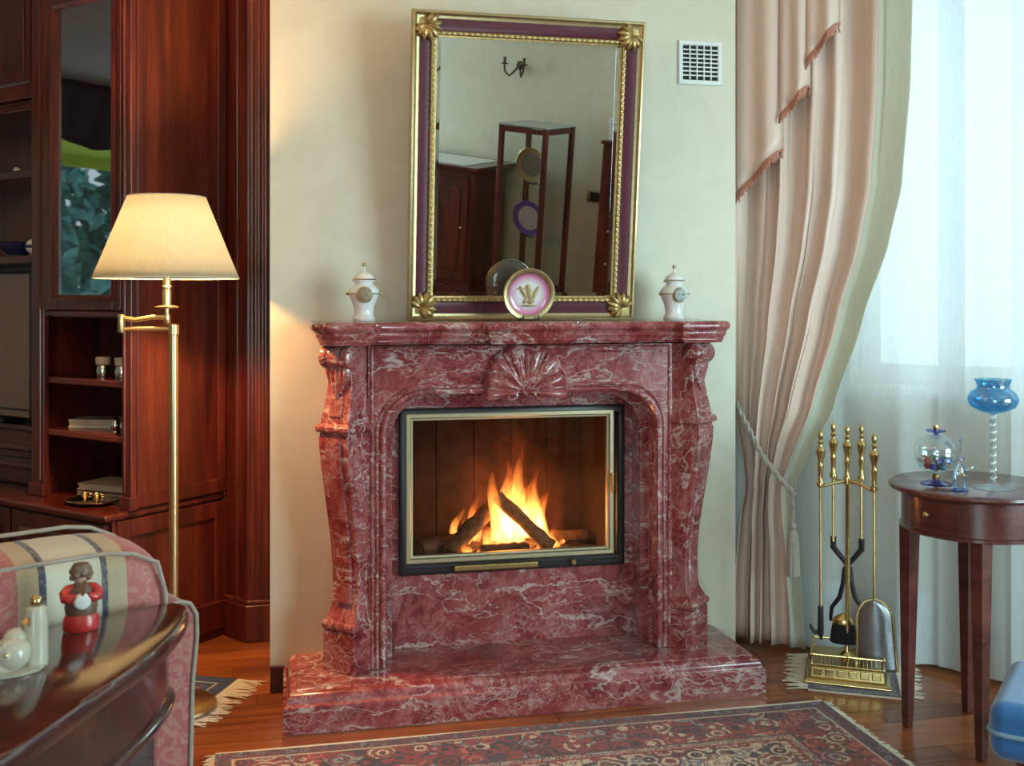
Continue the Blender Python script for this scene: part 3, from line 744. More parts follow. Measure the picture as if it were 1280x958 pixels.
def leg(sgn):
    # local frame: u along the outer face (x), v outward (-y)
    R = M()
    R.loops([[(-w, .16, z), (-w, -d, z), (w, -d, z), (w, .16, z)] for z, d, w in ZP])
    # face centre: corner at x' = sgn*.54, y' = -.248
    cx, cy = sgn * .540 + sgn * .061 * .70711, -.248 + .061 * .70711
    rz = -PI / 4 if sgn < 0 else PI / 4
    g = mb(R, 'leg', FP, loc=(cx, cy, 0), rot=(0, 0, rz), bev=.003, smooth=30)
    # long raised panel on the outer face and on the flank turned to the opening
    def strip(hw, z0, z1, proud):
        rows = []
        n = 22
        for i in range(n + 1):
            z = z0 + (z1 - z0) * i / n; d, w = prof_at(z)
            rows.append([(-hw, -d + .004, z), (-hw, -d - proud * .4, z), (-hw + .004, -d - proud, z), (hw - .004, -d - proud, z), (hw, -d - proud * .4, z), (hw, -d + .004, z)])
        return M().loops(rows)
    mb(strip(.030, .325, .822, .0065), 'face_panel', g)
    q = sgn * -1
    rows = []
    for i in range(15):
        z = .60 + .225 * i / 14; d, w = prof_at(z); hwid = .020 * math.sin(PI * (i + .4) / 14.8) ** .5
        c = -d + .034
        x0 = -q * (-1) * w * -1 if False else (w if sgn < 0 else -w)
        e = 1 if sgn < 0 else -1
        rows.append([(x0 - e * .004, c - hwid, z), (x0 + e * .004, c - hwid * .8, z), (x0 + e * .005, c, z), (x0 + e * .004, c + hwid * .8, z), (x0 - e * .004, c + hwid, z)])
    mb(M().loops(rows), 'flank_panel', g)
    # scroll under the shelf
    pr = [(.010, -.068), (.026, -.067), (.034, -.060), (.036, -.045), (.033, -.030), (.030, -.026), (.035, -.021), (.036, 0), (.035, .021), (.030, .026), (.033, .030), (.036, .045), (.034, .060), (.026, .067), (.010, .068)]
    pr = [(r * 1.06, h * .9) for r, h in pr]
    s_ = mb(M().lathe(pr, 20, (0, .008, 1.072), 'x'), 'scroll', g)
    for e in (-1, 1): mb(M().lathe([(.0, -.004), (.013, -.003), (.015, .0), (.013, .003), (0, .005)], 12, (e * .061, .008, 1.072), 'x'), 'scroll_eye', s_)
    # pendant leaf of five lobes
    for k, (u, zb) in enumerate(((-.036, .985), (-.018, .962), (0, .948), (.018, .962), (.036, .985))):
        pts = []; rr = []
        for i in range(7):
            z = 1.045 + (zb - 1.045) * i / 6; d, w = prof_at(z)
            pts.append((u * (1 - .28 * (i / 6) ** 2), -d - .005, z)); rr.append(.0115 * math.sin(PI * (.28 + .66 * i / 6)) ** .7)
        mb(M().tube(pts, rr, 8), 'leaf_lobe', g)
    d, w = prof_at(.92)
    rows = []
    for i in range(6):
        z = .892 + .06 * i / 5; d, w = prof_at(z)
        rows.append([(-.024, -d + .004, z), (-.024, -d - .004, z), (.024, -d - .004, z), (.024, -d + .004, z)])
    mb(M().loops(rows), 'small_panel', g, .002)
leg(-1); leg(1)

# ------------------------------------------------------------------ stove insert
ST_ = thing('stove_insert', 'glazed stove insert with black frame and champagne door rim', 'stove', (FX, YW - .03, 0))
def sbx(m, name, mat, parent=ST_, bev=.003, **k): return m.build(name, mat, parent, bevel=bev, **k)
IX, Z0, Z1 = .378, .355, .892
m = M().frame([(0, -.02), (0, .010), (.006, .014), (.020, .014), (.024, .008), (.024, -.02)], -IX, IX, Z0, Z1)
sbx(m, 'outer_frame', BLACK, bev=0)
sbx(M().box(-IX + .02, IX - .02, -.012, .012, Z0 + .02, Z0 + .034), 'bottom_plate', BLACK)
door = sbx(M().frame([(0, -.004), (0, .012), (.005, .017), (.016, .017), (.020, .010), (.025, .009), (.027, .002), (.027, -.004)], -IX + .016, IX - .036, Z0 + .036, Z1 - .012), 'door_frame', CHAMP, bev=0)
sbx(M().box(-IX + .040, IX - .060, -.002, .003, Z0 + .060, Z1 - .036), 'pane', STOVEGL, door, bev=0, smooth=0)
sbx(M().box(IX - .052, IX - .040, -.028, -.015, .60, .665), 'latch', BRASS, door, .003)
rail = sbx(M().box(-.205, .075, -.034, -.012, Z0 + .010, Z0 + .030), 'air_slider', BRASSD, bev=.005)
sbx(M().lathe([(.006, -.034), (.010, -.030), (.010, -.018), (.005, -.012)], 12, (.197, 0, Z0 + .020), 'y'), 'knob', BRASSD, bev=0)
fb = M()
for b in ((-.372, -.345, .02, .40, .345, .895), (.345, .372, .02, .40, .345, .895), (-.372, .372, .40, .42, .345, .895), (-.372, .372, .02, .42, .345, .372), (-.372, .372, .02, .42, .875, .895)): fb.box(*b)
sbx(fb, 'firebox', FIREBR, bev=0, smooth=0)
for i in range(5): sbx(M().box(-.342 + i * .138, -.2055 + i * .138, .388, .40, .374, .873), 'brick_slab', FIREBR, bev=.004)
# ash and logs
ash = M().grid(lambda u, v: (.74 * (u - .5) * .92 + 0, .05 + .32 * v, .374 + .016 * math.sin(PI * u) * math.sin(PI * v) + .006 * math.sin(37 * u) * math.sin(29 * v)), 30, 14).build('ash_bed', ASHM, loc=(FX, YW - .03, 0), solid=.004)
tag(ash, 'grey ash bed on the stove floor under the logs', 'ash'); ash['kind'] = 'stuff'
def log(p0, p1, r, label, charred=True, ends=True):
    p0, p1 = Vector(p0), Vector(p1); d = (p1 - p0); n = 10
    t = thing('firewood_log', label, 'log', (p0.x, p0.y, p0.z), 0, 'firewood burning in the stove')
    pts = [d * (i / n) + Vector((rnd.uniform(-1, 1), rnd.uniform(-1, 1), rnd.uniform(-1, 1))) * r * .10 for i in range(n + 1)]
    M().tube(pts, [r * rnd.uniform(.92, 1.08) for _ in pts], 11, flat=.9).build('bark', BARK if charred else BARKC, t, smooth=40)
    if ends:
        for e, o in ((Vector((0, 0, 0)), -1), (d, 1)):
            u = d.normalized()
            M().tube([e + u * o * -.004, e + u * o * .003], [r * .86, r * .82], 11, flat=.9).build('cut_end', BARKC, t)
    return t
YL = 3.50
log((.44, YL - .02, .412), (.60, YL + .10, .41), .032, 'charred round log lying at the left of the fire')
log((.535, YL - .03, .402), (.690, YL + .08, .512), .031, 'dark log rising to the right from the left of the fire')
log((.880, YL - .05, .405), (.715, YL + .05, .565), .026, 'pale split log leaning steeply left across the flames', False)
log((.640, YL - .06, .402), (.800, YL - .04, .400), .027, 'charred log lying at the front centre of the fire')
log((.86, YL + .14, .402), (1.05, YL + .10, .400), .024, 'burnt log lying at the right on the ash')
log((.62, YL + .17, .405), (.90, YL + .18, .41), .03, 'charred log lying at the back behind the flames')
for i, (x, y_, z, r) in enumerate(((.60, 3.43, .392, .014), (.625, 3.46, .395, .016), (.815, 3.45, .392, .013), (.835, 3.48, .395, .015), (.70, 3.53, .40, .02), (.76, 3.55, .40, .02), (.95, 3.57, .393, .014), (.565, 3.47, .392, .011))):
    o = M().lathe([(r * .3, -r * .6), (r, -r * .1), (r * .8, r * .5), (r * .2, r * .8)], 7, a0=i).build('ember', EMBER, loc=(x, y_, z), smooth=0)
    tag(o, 'small glowing ember lying among the burning logs', 'ember', 'embers among the logs')
# fire: luminous gas in tongue-shaped bodies
FT = (FX + .01, 3.53, .385)
fire = thing('fire', 'bright yellow fire burning behind the stove glass', 'fire', FT)
def tongue(x, y_, z, h, r, lean=0.0, tw=0.0):
    pts = []; rr = []
    for i in range(11):
        k = i / 10
        pts.append((x + lean * k * k + .012 * math.sin(k * 6 + tw), y_ + .006 * math.sin(k * 5 + tw * 2), z + h * k))
        rr.append(max(.0012, r * (math.sin(PI * min(1, .22 + k * .78)) ** .9) * (1.05 - .35 * k)))
    M().tube(pts, rr, 10).build('flame_tongue', FLAME, fire, smooth=60)
for a in ((-.045, 0, .03, .27, .028, -.0, .3), (-.02, .02, .02, .20, .04, .01, 1.3), (.035, .03, .03, .22, .055, .02, 2.1), (.075, .04, .03, .205, .055, .035, .7), (.115, .03, .03, .165, .036, .03, 1.9),
          (.02, .05, .05, .26, .035, -.02, 2.9), (.01, -.03, .0, .125, .04, -.01, .9), (-.055, -.02, 0, .10, .03, .0, 2.0), (.135, -.02, .0, .11, .022, -.03, 1.1), (-.14, .03, .02, .10, .016, .0, .2), (-.185, .0, .0, .075, .014, .01, 2.5), (-.155, -.07, .0, .05, .018, .0, .6), (-.09, -.08, -.005, .05, .018, 0, 1.8), (.17, .0, .0, .08, .014, -.02, 2.2), (.06, .06, .04, .33, .026, .0, 1.5), (-.11, .05, .02, .17, .022, .02, 1.1), (.10, .07, .03, .24, .03, .03, .4), (-.17, .06, .02, .13, .016, .02, 2.7)):
    tongue(*a)
for (x, y_, z, h, r) in ((.03, .03, .0, .46, .13), (-.10, .06, .0, .36, .10), (.15, .08, .0, .34, .09)):  # emitting haze put in for the red glow around the flames
    M().tube([(x + .01 * math.sin(k * 5), y_, z + h * k) for k in [i / 10 for i in range(11)]], [max(.002, r * math.sin(PI * min(1, .2 + .8 * i / 10)) ** .8) for i in range(11)], 14).build('flame_halo', GLOW, fire, smooth=60)
pl = bpy.data.lights.new('fire_glow', 'POINT'); pl.energy = 1.7; pl.color = (1, .32, .07); pl.shadow_soft_size = .06
po = bpy.data.objects.new('fire_glow', pl); col.objects.link(po); po.parent = fire; po.location = (.05, .0, .12)

# ------------------------------------------------------------------ mirror leaning forward over the shelf
ZM = 1.1785
TILT = math.radians(7.5)
MR = thing('wall_mirror', 'large gilt and burgundy framed mirror leaning out above the mantel', 'mirror', (.755, 3.335, ZM))
MR.rotation_euler = (TILT, 0, 0)
MW, MH = .376, .968
def fr(prof, ins, name, mat, parent=MR, **k): return M().frame(prof, -MW + ins, MW - ins, ins, MH - ins).build(name, mat, parent, **k)
fr([(0, -.018), (0, .012), (.003, .018), (.009, .020), (.013, .015), (.018, .012), (.024, .010), (.024, -.018)], 0, 'outer_moulding', GOLDL)
fr([(0, -.010), (0, .008), (.008, .0075), (.019, .006), (.034, .001), (.038, -.001), (.038, -.010)], .023, 'burgundy_border', BURG)
inm = fr([(0, -.012), (0, .003), (.004, .009), (.012, .010), (.015, .005), (.021, .003), (.023, -.004), (.023, -.012)], .059, 'inner_moulding', GOLD)
bd = M()
for ax in (0, 1):
    n = 34 if ax == 0 else 46
    for k in range(n):
        q = .068 + (2 * MW - .136 if ax == 0 else MH - .136) * (k + .5) / n
        for side in (0, 1):
            if ax == 0: c = (-MW + q, -.0105, .067 if side == 0 else MH - .067)
            else: c = (-MW + .067 if side == 0 else MW - .067, -.0105, q)
            bd.lathe([(.002, -.003), (.006, -.0015), (.0045, .002), (.001, .003)], 6, c, 'y', sx=1.0)
bd.build('carved_beading', GOLD, inm, kind='stuff')
for ix in (-1, 1):
    for iz in (-1, 1):
        cx = ix * (MW - .044); cz = MH / 2 + iz * (MH / 2 - .044)
        k = M().lathe([(.0, -.012), (.038, -.008), (.041, -.001), (.0, .0)], 12, (cx, -.001, cz), 'y', sx=1, sy=1)
        cp = k.build('corner_ornament', GOLD, MR)
        lf = M()
        for j in range(9):
            a = math.atan2(-iz, -ix) + (j - 4) * .46
            e = (cx + math.cos(a) * (.054 - .003 * abs(j - 4)), cz + math.sin(a) * (.054 - .003 * abs(j - 4)))
            lf.tube([(cx + (e[0] - cx) * q, -.012 - .008 * math.sin(PI * q), cz + (e[1] - cz) * q) for q in (0, .25, .5, .75, 1)], [.003, .0075, .0095, .009, .003], 7)
        lf.build('acanthus_leaf', GOLD, cp)
M().box(-MW + .078, MW - .078, -.0005, .004, .078, MH - .078).build('mirror_glass', MIRROR, MR, smooth=0)
M().frame([(0, .0), (0, .0015), (.012, .0008), (.012, 0)], -MW + .080, MW - .080, .080, MH - .080).build('glass_bevel', MIRROR, MR, smooth=0)
M().box(-MW + .02, MW - .02, .012, .020, .02, MH - .02).build('backing', CAB, MR)

# ------------------------------------------------------------------ vent
vx0, vx1, vz0, vz1 = 1.322, 1.483, 1.988, 2.140
V = thing('air_vent', 'white square air vent grille high on the plaster wall', 'vent', ((vx0 + vx1) / 2, YW, vz0))
hw, hh = (vx1 - vx0) / 2, vz1 - vz0
M().frame([(0, 0), (0, .006), (.003, .009), (.015, .009), (.017, .004), (.017, 0)], -hw, hw, 0, hh).build('frame', WHITEPL, V)
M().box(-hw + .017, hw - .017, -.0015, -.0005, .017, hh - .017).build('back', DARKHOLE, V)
for k in range(1, 8): M().box(-hw + .016, hw - .016, -.007, -.002, .017 + (hh - .034) * k / 8 - .002, .017 + (hh - .034) * k / 8 + .0025).build('louvre', WHITEPL, V)
for k in range(1, 5): M().box(-hw + .016 + (2 * hw - .032) * k / 5 - .002, -hw + .016 + (2 * hw - .032) * k / 5 + .002, -.0085, -.002, .017, hh - .017).build('bar', WHITEPL, V)

# ------------------------------------------------------------------ urns and plate on the mantel
def urn(x, y, rz, label, scene_c):
    u = thing('lidded_urn', label, 'urn', (x, y, ZM), rz, 'porcelain urns on the mantel')
    body = [(.0, 0), (.034, 0), (.036, .004), (.036, .010), (.031, .014), (.030, .030), (.033, .048), (.040, .066), (.046, .080), (.048, .090), (.045, .100), (.036, .110), (.029, .114), (.027, .120), (.027, .122)]
    M().lathe(body, 28).build('body', WHITEP, u, smooth=50)
    lid = M().lathe([(.0, .122), (.034, .122), (.036, .125), (.034, .128), (.033, .132), (.030, .140), (.022, .148), (.012, .153), (.006, .156), (.004, .162), (.0035, .170), (0, .171)], 28).build('lid', WHITEP, u, smooth=50)
    M().ball((0, 0, .176), .0065).build('finial', GOLDL, lid)
    M().lathe([(.0345, .128), (.0358, .130), (.0345, .132)], 24).build('gold_rim', GOLDL, lid)
    M().lathe([(.0472, .084), (.0485, .086), (.0472, .088)], 28).build('gold_band', GOLDL, u)
    md = M().lathe([(.0, -.052), (.023, -.046), (.0255, -.040), (.024, -.034)], 22, (0, 0, .082), 'y', sx=1, sy=1).build('medallion', GOLDL, u)
    M().lathe([(.0, -.0545), (.014, -.0535), (.0215, -.0485), (.022, -.045)], 22, (0, 0, .082), 'y').build('painted_scene', scene_c, md)
    for s in (-1, 1): M().lathe([(.003, .044), (.006, .050), (.0045, .055), (.0, .057)], 10, (0, 0, .086), 'x').build('handle_knob', GOLDL, u) if s > 0 else M().lathe([(.0, -.057), (.0045, -.055), (.006, -.050), (.003, -.044)], 10, (0, 0, .086), 'x').build('handle_knob', GOLDL, u)
def scene_mat(name, cols):
    m, nt, p = newmat(name)
    n = node(nt, 'TexNoise', {'Vector': node(nt, 'TexCoord').outputs['Object'], 'Scale': 150.0, 'Detail': 3.0, 'Distortion': 1.0})
    setp(p, col=ramp(nt, n.outputs[0], [(.30 + .4 * i / (len(cols) - 1), c) for i, c in enumerate(cols)]), rough=.55); return m
SC1 = scene_mat('painted_landscape_ochre', [(.08, .07, .06), (.35, .27, .17), (.20, .15, .12), (.50, .42, .30)])
SC2 = scene_mat('painted_landscape_blue', [(.06, .07, .08), (.25, .33, .30), (.52, .58, .56), (.14, .16, .15)])
urn(.2385, 3.275, -.05, 'white lidded urn with ochre medallion at the left end of the mantel', SC1)
urn(1.2570, 3.275, .1, 'white lidded urn with grey-green medallion at the right end of the mantel', SC2)
def plate_face():
    m, nt, p = newmat('pink_fading_to_white_glaze')
    xyz = node(nt, 'SeparateXYZ', {0: node(nt, 'TexCoord').outputs['Object']})
    r = math_(nt, 'SQRT', math_(nt, 'ADD', math_(nt, 'MULTIPLY', xyz.outputs[0], xyz.outputs[0]), math_(nt, 'MULTIPLY', xyz.outputs[2], xyz.outputs[2])))
    setp(p, col=ramp(nt, math_(nt, 'MULTIPLY', r, 14.0), [(.5, (.76, .74, .76)), (.68, (.66, .45, .58)), (.86, (.60, .16, .30))]), rough=.15, coat=.5)
    return m
PLATEF = plate_face()
PL = thing('display_plate', 'pink and white plate with gold angel on a black easel before the mirror', 'plate', (.741, 3.185, ZM))
pz = .0845
pt = bpy.data.objects.new('plate', None)
disc = M().lathe([(.0, .004), (.055, .004), (.078, -.006), (.0815, -.010), (.080, -.013), (.073, -.012), (.063, -.005), (.058, -.002), (.0, -.002)], 40, (0, 0, 0), 'y').build('dish', WHITEP, PL, loc=(0, 0, pz), rot=(.16, 0, 0), smooth=50)
M().lathe([(.0645, -.0068), (.073, -.0128), (.080, -.0142), (.083, -.010), (.0815, -.006)], 40, (0, 0, 0), 'y', cap=False).build('gold_rim', GOLDL, disc, smooth=50)
M().lathe([(.0, -.0026), (.047, -.0028), (.058, -.0036), (.0655, -.0084)], 40, (0, 0, 0), 'y', cap=False).build('painted_ground', PLATEF, disc, smooth=50)
an = M()
for (x, z, rx, rz_, tl) in ((-.003, .022, .0085, .010, 0), (.002, .002, .011, .020, .15), (-.017, .006, .007, .024, .55), (.021, .004, .0065, .024, -.45), (.007, -.022, .013, .009, .3), (-.010, -.020, .006, .012, -.6), (.001, -.036, .026, .004, 0)):
    an.lathe([(.0, -.0055), (1.0, -.0046), (1.0, -.002)], 18, (0, 0, 0), 'y')
    an.bm.verts.ensure_lookup_table()
    for v in an.bm.verts[-54:]:
        a_, b_ = v.co.x * rx, v.co.z * rz_
        v.co.x = a_ * math.cos(tl) + b_ * math.sin(tl) * -1 + x; v.co.z = a_ * math.sin(tl) + b_ * math.cos(tl) + z
an.box(-.040, -.008, -.0052, -.002, .016, .0195)
an.build('gold_angel', GOLDL, disc)
ez = M()
for s in (-1, 1):
    ez.tube([(s * .018, .06, .0), (s * .022, .01, .012), (s * .024, -.026, .004), (s * .024, -.036, .006), (s * .024, -.036, .018)], .0028, 6)
    ez.tube([(s * .022, .008, .010), (s * .010, .030, .09)], .0026, 6)
ez.tube([(-.024, -.02, .005), (.024, -.02, .005)], .0026, 6); ez.tube([(-.010, .030, .09), (.010, .030, .09)], .0026, 6)
ez.build('easel', BLACK, PL)

# ------------------------------------------------------------------ floor lamp
LP = thing('floor_lamp', 'brass swing-arm floor lamp with a lit cream shade', 'lamp', (-.331, 3.318, .009))
M().lathe([(.0, 0), (.125, 0), (.128, .006), (.124, .014), (.105, .024), (.07, .034), (.035, .042), (.018, .05), (.012, .06), (0, .062)], 36).build('base', LAMPBR, LP, smooth=50)
TP = 1.160
M().lathe([(.0135, .05), (.0135, TP - .03), (.016, TP - .028), (.016, TP), (.010, TP + .004)], 16, (0, 0, 0)).build('pole', LAMPBR, LP, smooth=50)
# the shade stands a little left of the pole, carried by a folded arm
sxl = -.018
hx = -.150
M().lathe([(.011, TP - .022), (.0125, TP - .018), (.0125, TP + .028), (.011, TP + .032)], 12, (hx, 0, 0), sx=.8).build('hinge', LAMPBR, LP)
M().tube([(0, 0, TP - .012), (-.05, -.004, TP - .012), (hx, 0, TP - .012)], .0075, 10).build('arm', LAMPBR, LP)
M().tube([(hx, 0, TP + .022), (-.11, -.012, TP + .016), (-.06, -.014, TP + .024), (sxl, -.012, TP + .024)], .0075, 10).build('arm', LAMPBR, LP)
M().lathe([(.006, TP + .0), (.010, TP + .004), (.010, TP + .03), (.006, TP + .04), (.007, TP + .05), (.034, TP + .052), (.035, TP + .056), (.013, TP + .060), (.0135, TP + .10), (.012, TP + .11), (.0145, TP + .112), (.0145, TP + .118), (.012, TP + .12), (.012, TP + .20)], 18, (sxl, -.012, 0)).build('candle_holder', LAMPBR, LP, smooth=50)
zb, zt, rb, rt = 1.302, 1.545, .210, .113
def shade_pt(u, v):
    a = 2 * PI * u; r = rb + (rt - rb) * v; return (sxl + r * math.cos(a), -.012 + r * math.sin(a), zb + (zt - zb) * v)
shd = M().grid(shade_pt, 48, 4, closed_u=True).build('shade', SHADE, LP, solid=.002, smooth=60)
M().tube([(sxl + rb * math.cos(a), -.012 + rb * math.sin(a), zb) for a in [2 * PI * i / 48 for i in range(48)]], .0028, 6, True).build('lower_trim', LINING, shd)
M().tube([(sxl + rt * math.cos(a), -.012 + rt * math.sin(a), zt) for a in [2 * PI * i / 48 for i in range(48)]], .0024, 6, True).build('upper_trim', LINING, shd)
sp = M()
for k in range(3):
    a = 2 * PI * k / 3 + .4; sp.tube([(sxl, -.012, zt - .03), (sxl + rt * .98 * math.cos(a), -.012 + rt * .98 * math.sin(a), zt - .004)], .0018, 5)
sp.build('shade_spider', LAMPBR, shd)
M().lathe([(.0, 0), (.012, .003), (.015, .02), (.028, .05), (.030, .07), (.022, .095), (.0, .106)], 16, (sxl, -.012, TP + .20)).build('bulb', BULB, LP)
ll = bpy.data.lights.new('lamp_light', 'POINT'); ll.energy = 330; ll.color = (1, .53, .20); ll.shadow_soft_size = .035
lo = bpy.data.objects.new('lamp_light', ll); col.objects.link(lo); lo.parent = LP; lo.location = (sxl, -.012, TP + .27)

# unseen pendant lamp, added as warm fill for the fireplace wall
PD = thing('added_fill_pendant', 'added pendant lamp with white bowl, unseen at the left, for warm fill', 'lamp', (-1.25, 1.55, 2.12))
M().lathe([(.004, .12), (.004, .60), (.05, .61), (.055, .65)], 16).build('stem', BRASSD, PD)
M().lathe([(.19, .10), (.17, .04), (.11, .0), (.0, -.015), (.0, -.012), (.108, .003), (.167, .042), (.186, .10)], 32, cap=False).build('bowl', SHADE, PD, smooth=60)
M().lathe([(0, 0), (.02, .01), (.028, .04), (.015, .075), (.01, .12)], 14, (0, 0, .03)).build('bulb', BULB, PD)
pn = bpy.data.lights.new('added_fill_light', 'POINT'); pn.energy = 48; pn.color = (1, .50, .18); pn.shadow_soft_size = .10
pno = bpy.data.objects.new('added_fill_light', pn); col.objects.link(pno); pno.parent = PD; pno.location = (0, 0, .12)

# ------------------------------------------------------------------ small rug under the lamp
def rug(name, label, mat, c, rz, hw, hd, th, fringe, flen, group=None, wob=.003, edge=None):
    r = thing(name, label, 'rug', c, rz, group)
    def top(u, v):
        return (hw * (2 * u - 1), hd * (2 * v - 1), th + wob * math.sin(9 * u + 3 * v) * math.sin(7 * v + 1) * .5)
    m = M().grid(top, 28, 28)
    m.build('pile', mat, r, solid=0)
    m = M(); 
    m.loops([[(-hw, -hd, 0), (hw, -hd, 0), (hw, hd, 0), (-hw, hd, 0)], [(-hw, -hd, th * .55), (hw, -hd, th * .55), (hw, hd, th * .55), (-hw, hd, th * .55)]])
    m.build('backing', FRNG if edge is None else edge, r)
    for sgn in fringe:
        m = M(); n = int(2 * hd / .0045)
        for i in range(n):
            y = -hd + 2 * hd * (i + .5) / n; L_ = flen * rnd.uniform(.65, 1.1); k = rnd.uniform(-.35, .35)
            x0 = sgn * hw * .995
            m.tube([(x0, y, th * .7), (x0 + sgn * L_ * .35, y + k * .01, th * .6), (x0 + sgn * L_ * .7, y + k * L_ * .6, .004), (x0 + sgn * L_, y + k * L_, .0025)], [.0022, .0024, .002, .0012], 4)
        m.build('fringe', FRNG, r, kind='stuff')
    if edge is not None:
        for s in (-1, 1): M().tube([(-hw, s * hd, th * .7), (hw, s * hd, th * .7)], .006, 6, flat=.7).build('selvedge', edge, r)
    return r
# right edge runs (-.15,3.53)->(-.28,3.22)
e0, e1 = Vector((-.150, 3.535)), Vector((-.300, 3.20)); dr_ = (e0 - e1).normalized()
nl_ = Vector((-dr_.y, dr_.x))
cc = (e0 + e1) / 2 + nl_ * .36
rug('small_rug', 'small blue-bordered rug with cream fringe under the floor lamp', BRUGM, (cc.x, cc.y, 0), math.atan2(-nl_.y, -nl_.x), .36, .183, .008, (1,), .095)
# large rug in front of the hearth
rug('persian_rug', 'large red and navy patterned rug lying before the marble hearth', RUGM, (.715, 2.355, 0), 0, .90, .60, .011, (-1, 1), .035, edge=FRNG)
# rug under the fire tools
e0, e1 = Vector((1.632, 3.073)), Vector((1.775, 3.34)); v_ = (e1 - e0).normalized(); u_ = Vector((v_.y, -v_.x))
cc = e0 + u_ * .14 + v_ * .16
rug('tool_rug', 'tiny purple-bordered fringed rug under the brass fire tools', SRUGM, (cc.x, cc.y, 0), math.atan2(u_.y, u_.x), .14, .17, .008, (-1, 1), .075)

# ------------------------------------------------------------------ sofa seen from behind
SO = thing('sofa', 'pink and cream striped sofa turned away behind the curved console table', 'sofa', (-.195, 1.835, 0), math.atan2(.1257, .2224))
# local: x to the right along the rear (sofa runs to -x), y away from the camera
LS = 1.75; TH = .20; HB = .845
def back_sec(x, k):
    h = HB * 1.0 - .035 * (1 - k); rr = .045
    return [(x, .0 + .004, .10), (x, 0, .45), (x, 0, h - rr), (x, .012, h - rr * .30), (x, .03, h), (x, TH * .5, h + .008), (x, TH - .03, h + .002), (x, TH - .008, h - rr * .3), (x, TH, h - rr), (x, TH + .03, .40), (x, TH + .03, .10)]
secs = []
for x, k in ((-LS, .6), (-LS + .02, .9), (-LS + .1, 1), (-.6, 1), (-.3, 1), (-.12, 1), (-.05, .85), (-.02, .45), (-.004, .0), (.004, -.6)):
    secs.append(back_sec(x, k))
# rounded right end
S2 = []
for i, s in enumerate(secs):
    S2.append(s)
M().loops(S2).build('backrest', SOFA, SO, smooth=50, sub=1)
def hb(x):
    pts = [(-LS, .6), (-.05, .85), (-.02, .45), (.002, -.4)]
    if x < -.1: k = 1
    else:
        k = 1 - ((x + .1) / .1) ** 2 * 1.1
    return HB - .035 * (1 - k)
xs = [-LS + .03 + (LS - .045) * i / 40 for i in range(41)]
M().tube([(x, -.001, hb(x) - .006) for x in xs] + [(-.002, -.002, .76), (.0, -.002, .70)], .0038, 7).build('rear_piping', PIPING, SO)
M().tube([(x, TH - .012, hb(x) + .006) for x in xs] + [(.0, TH, .76), (.004, TH, .70)], .0038, 7).build('front_piping', PIPING, SO)
# rolled arm at the right end: outline in xz, extruded along y
def armsec(y):
    o = [(-.03, .10), (.030, .10), (.034, .35), (.040, .60), (.048, .68), (.047, .715), (.036, .735), (.018, .742), (-.005, .735), (-.03, .72)]
    k = 1 - .16 * max(0, min(1, (y - .1) / .3))
    return [(x, y, z * k) for x, z in o]
M().loops([armsec(-.012), armsec(.1), armsec(.4), armsec(.80)]).build('arm', FLORAL, SO, smooth=50)
M().tube([(p[0], -.013, p[2]) for p in armsec(0)[1:]], .0042, 7).build('arm_piping', PIPING, SO)
M().loops([[(-x - LS, y, z) for x, y, z in armsec(q)] for q in (-.012, .1, .4, .8)]).build('arm', FLORAL, SO, smooth=50)
M().box(-LS + .02, -.03, .2, .82, .10, .30).build('seat_base', SOFA, SO, bevel=.02)
for k in range(2): M().box(-LS + .05 + k * .83, -LS + .86 + k * .83, .22, .84, .30, .45).build('seat_cushion', SOFA, SO, bevel=.04, bseg=4)
for x in (-LS + .06, -.06):
    for y in (.06, .74): M().lathe([(.018, 0), (.026, .03), (.03, .10)], 12, (x, y, 0)).build('foot', TBL, SO)

# ------------------------------------------------------------------ curved console table behind the sofa
CT = thing('console_table', 'dark polished curved console table in the near left corner', 'table', (-.45, 1.50, 0))
OX, OY = -.45, 1.50
edge = [(-.163, 1.792), (-.155, 1.778), (-.150, 1.745), (-.152, 1.69), (-.166, 1.605), (-.190, 1.52), (-.2197, 1.4436), (-.258, 1.335), (-.3017, 1.2246), (-.37, 1.10), (-.47, .985), (-.60, .91), (-.76, .90), (-.90, .96), (-1.02, 1.08), (-1.06, 1.20), (-1.065, 1.24)]
back = [(-1.03, 1.315), (-.60, 1.572), (-.361, 1.712), (-.195, 1.810), (-.175, 1.806)]
out = [(x - OX, y - OY) for x, y in edge + back]
def smooth_poly(P, it=2):
    for _ in range(it):
        Q = []
        for i in range(len(P)):
            a, b = P[i], P[(i + 1) % len(P)]
            Q += [(a[0] * .75 + b[0] * .25, a[1] * .75 + b[1] * .25), (a[0] * .25 + b[0] * .75, a[1] * .25 + b[1] * .75)]
        P = Q
    return P
def inset(P, o):   # clockwise outline shrinks by o
    cx = sum(p[0] for p in P) / len(P); cy = sum(p[1] for p in P) / len(P)
    area = sum(P[i - 1][0] * P[i][1] - P[i][0] * P[i - 1][1] for i in range(len(P)))
    sg = 1 if area > 0 else -1
    return [tuple(v) for v in offset_poly(P, -o * sg * (1))] if area > 0 else [tuple(v) for v in offset_poly(P[::-1], -o)][::-1]
op = smooth_poly(out)
tp = [(.010, .722), (.003, .724), (0, .730), (0, .742), (.003, .748), (.009, .750)]
M().loops([[(x, y, z) for x, y in inset(op, o)] for o, z in tp]).build('top', TBL, CT, smooth=45)
ap = inset(op, .030)
M().loops([[(x, y, z) for x, y in ap] for z in (.60, .722)]).build('apron', TBL, CT, smooth=45)
M().loops([[(x, y, z) for x, y in inset(op, o)] for o, z in ((.030, .604), (.022, .607), (.020, .613), (.022, .619), (.030, .622))]).build('apron_bead', TBL, CT, smooth=60)
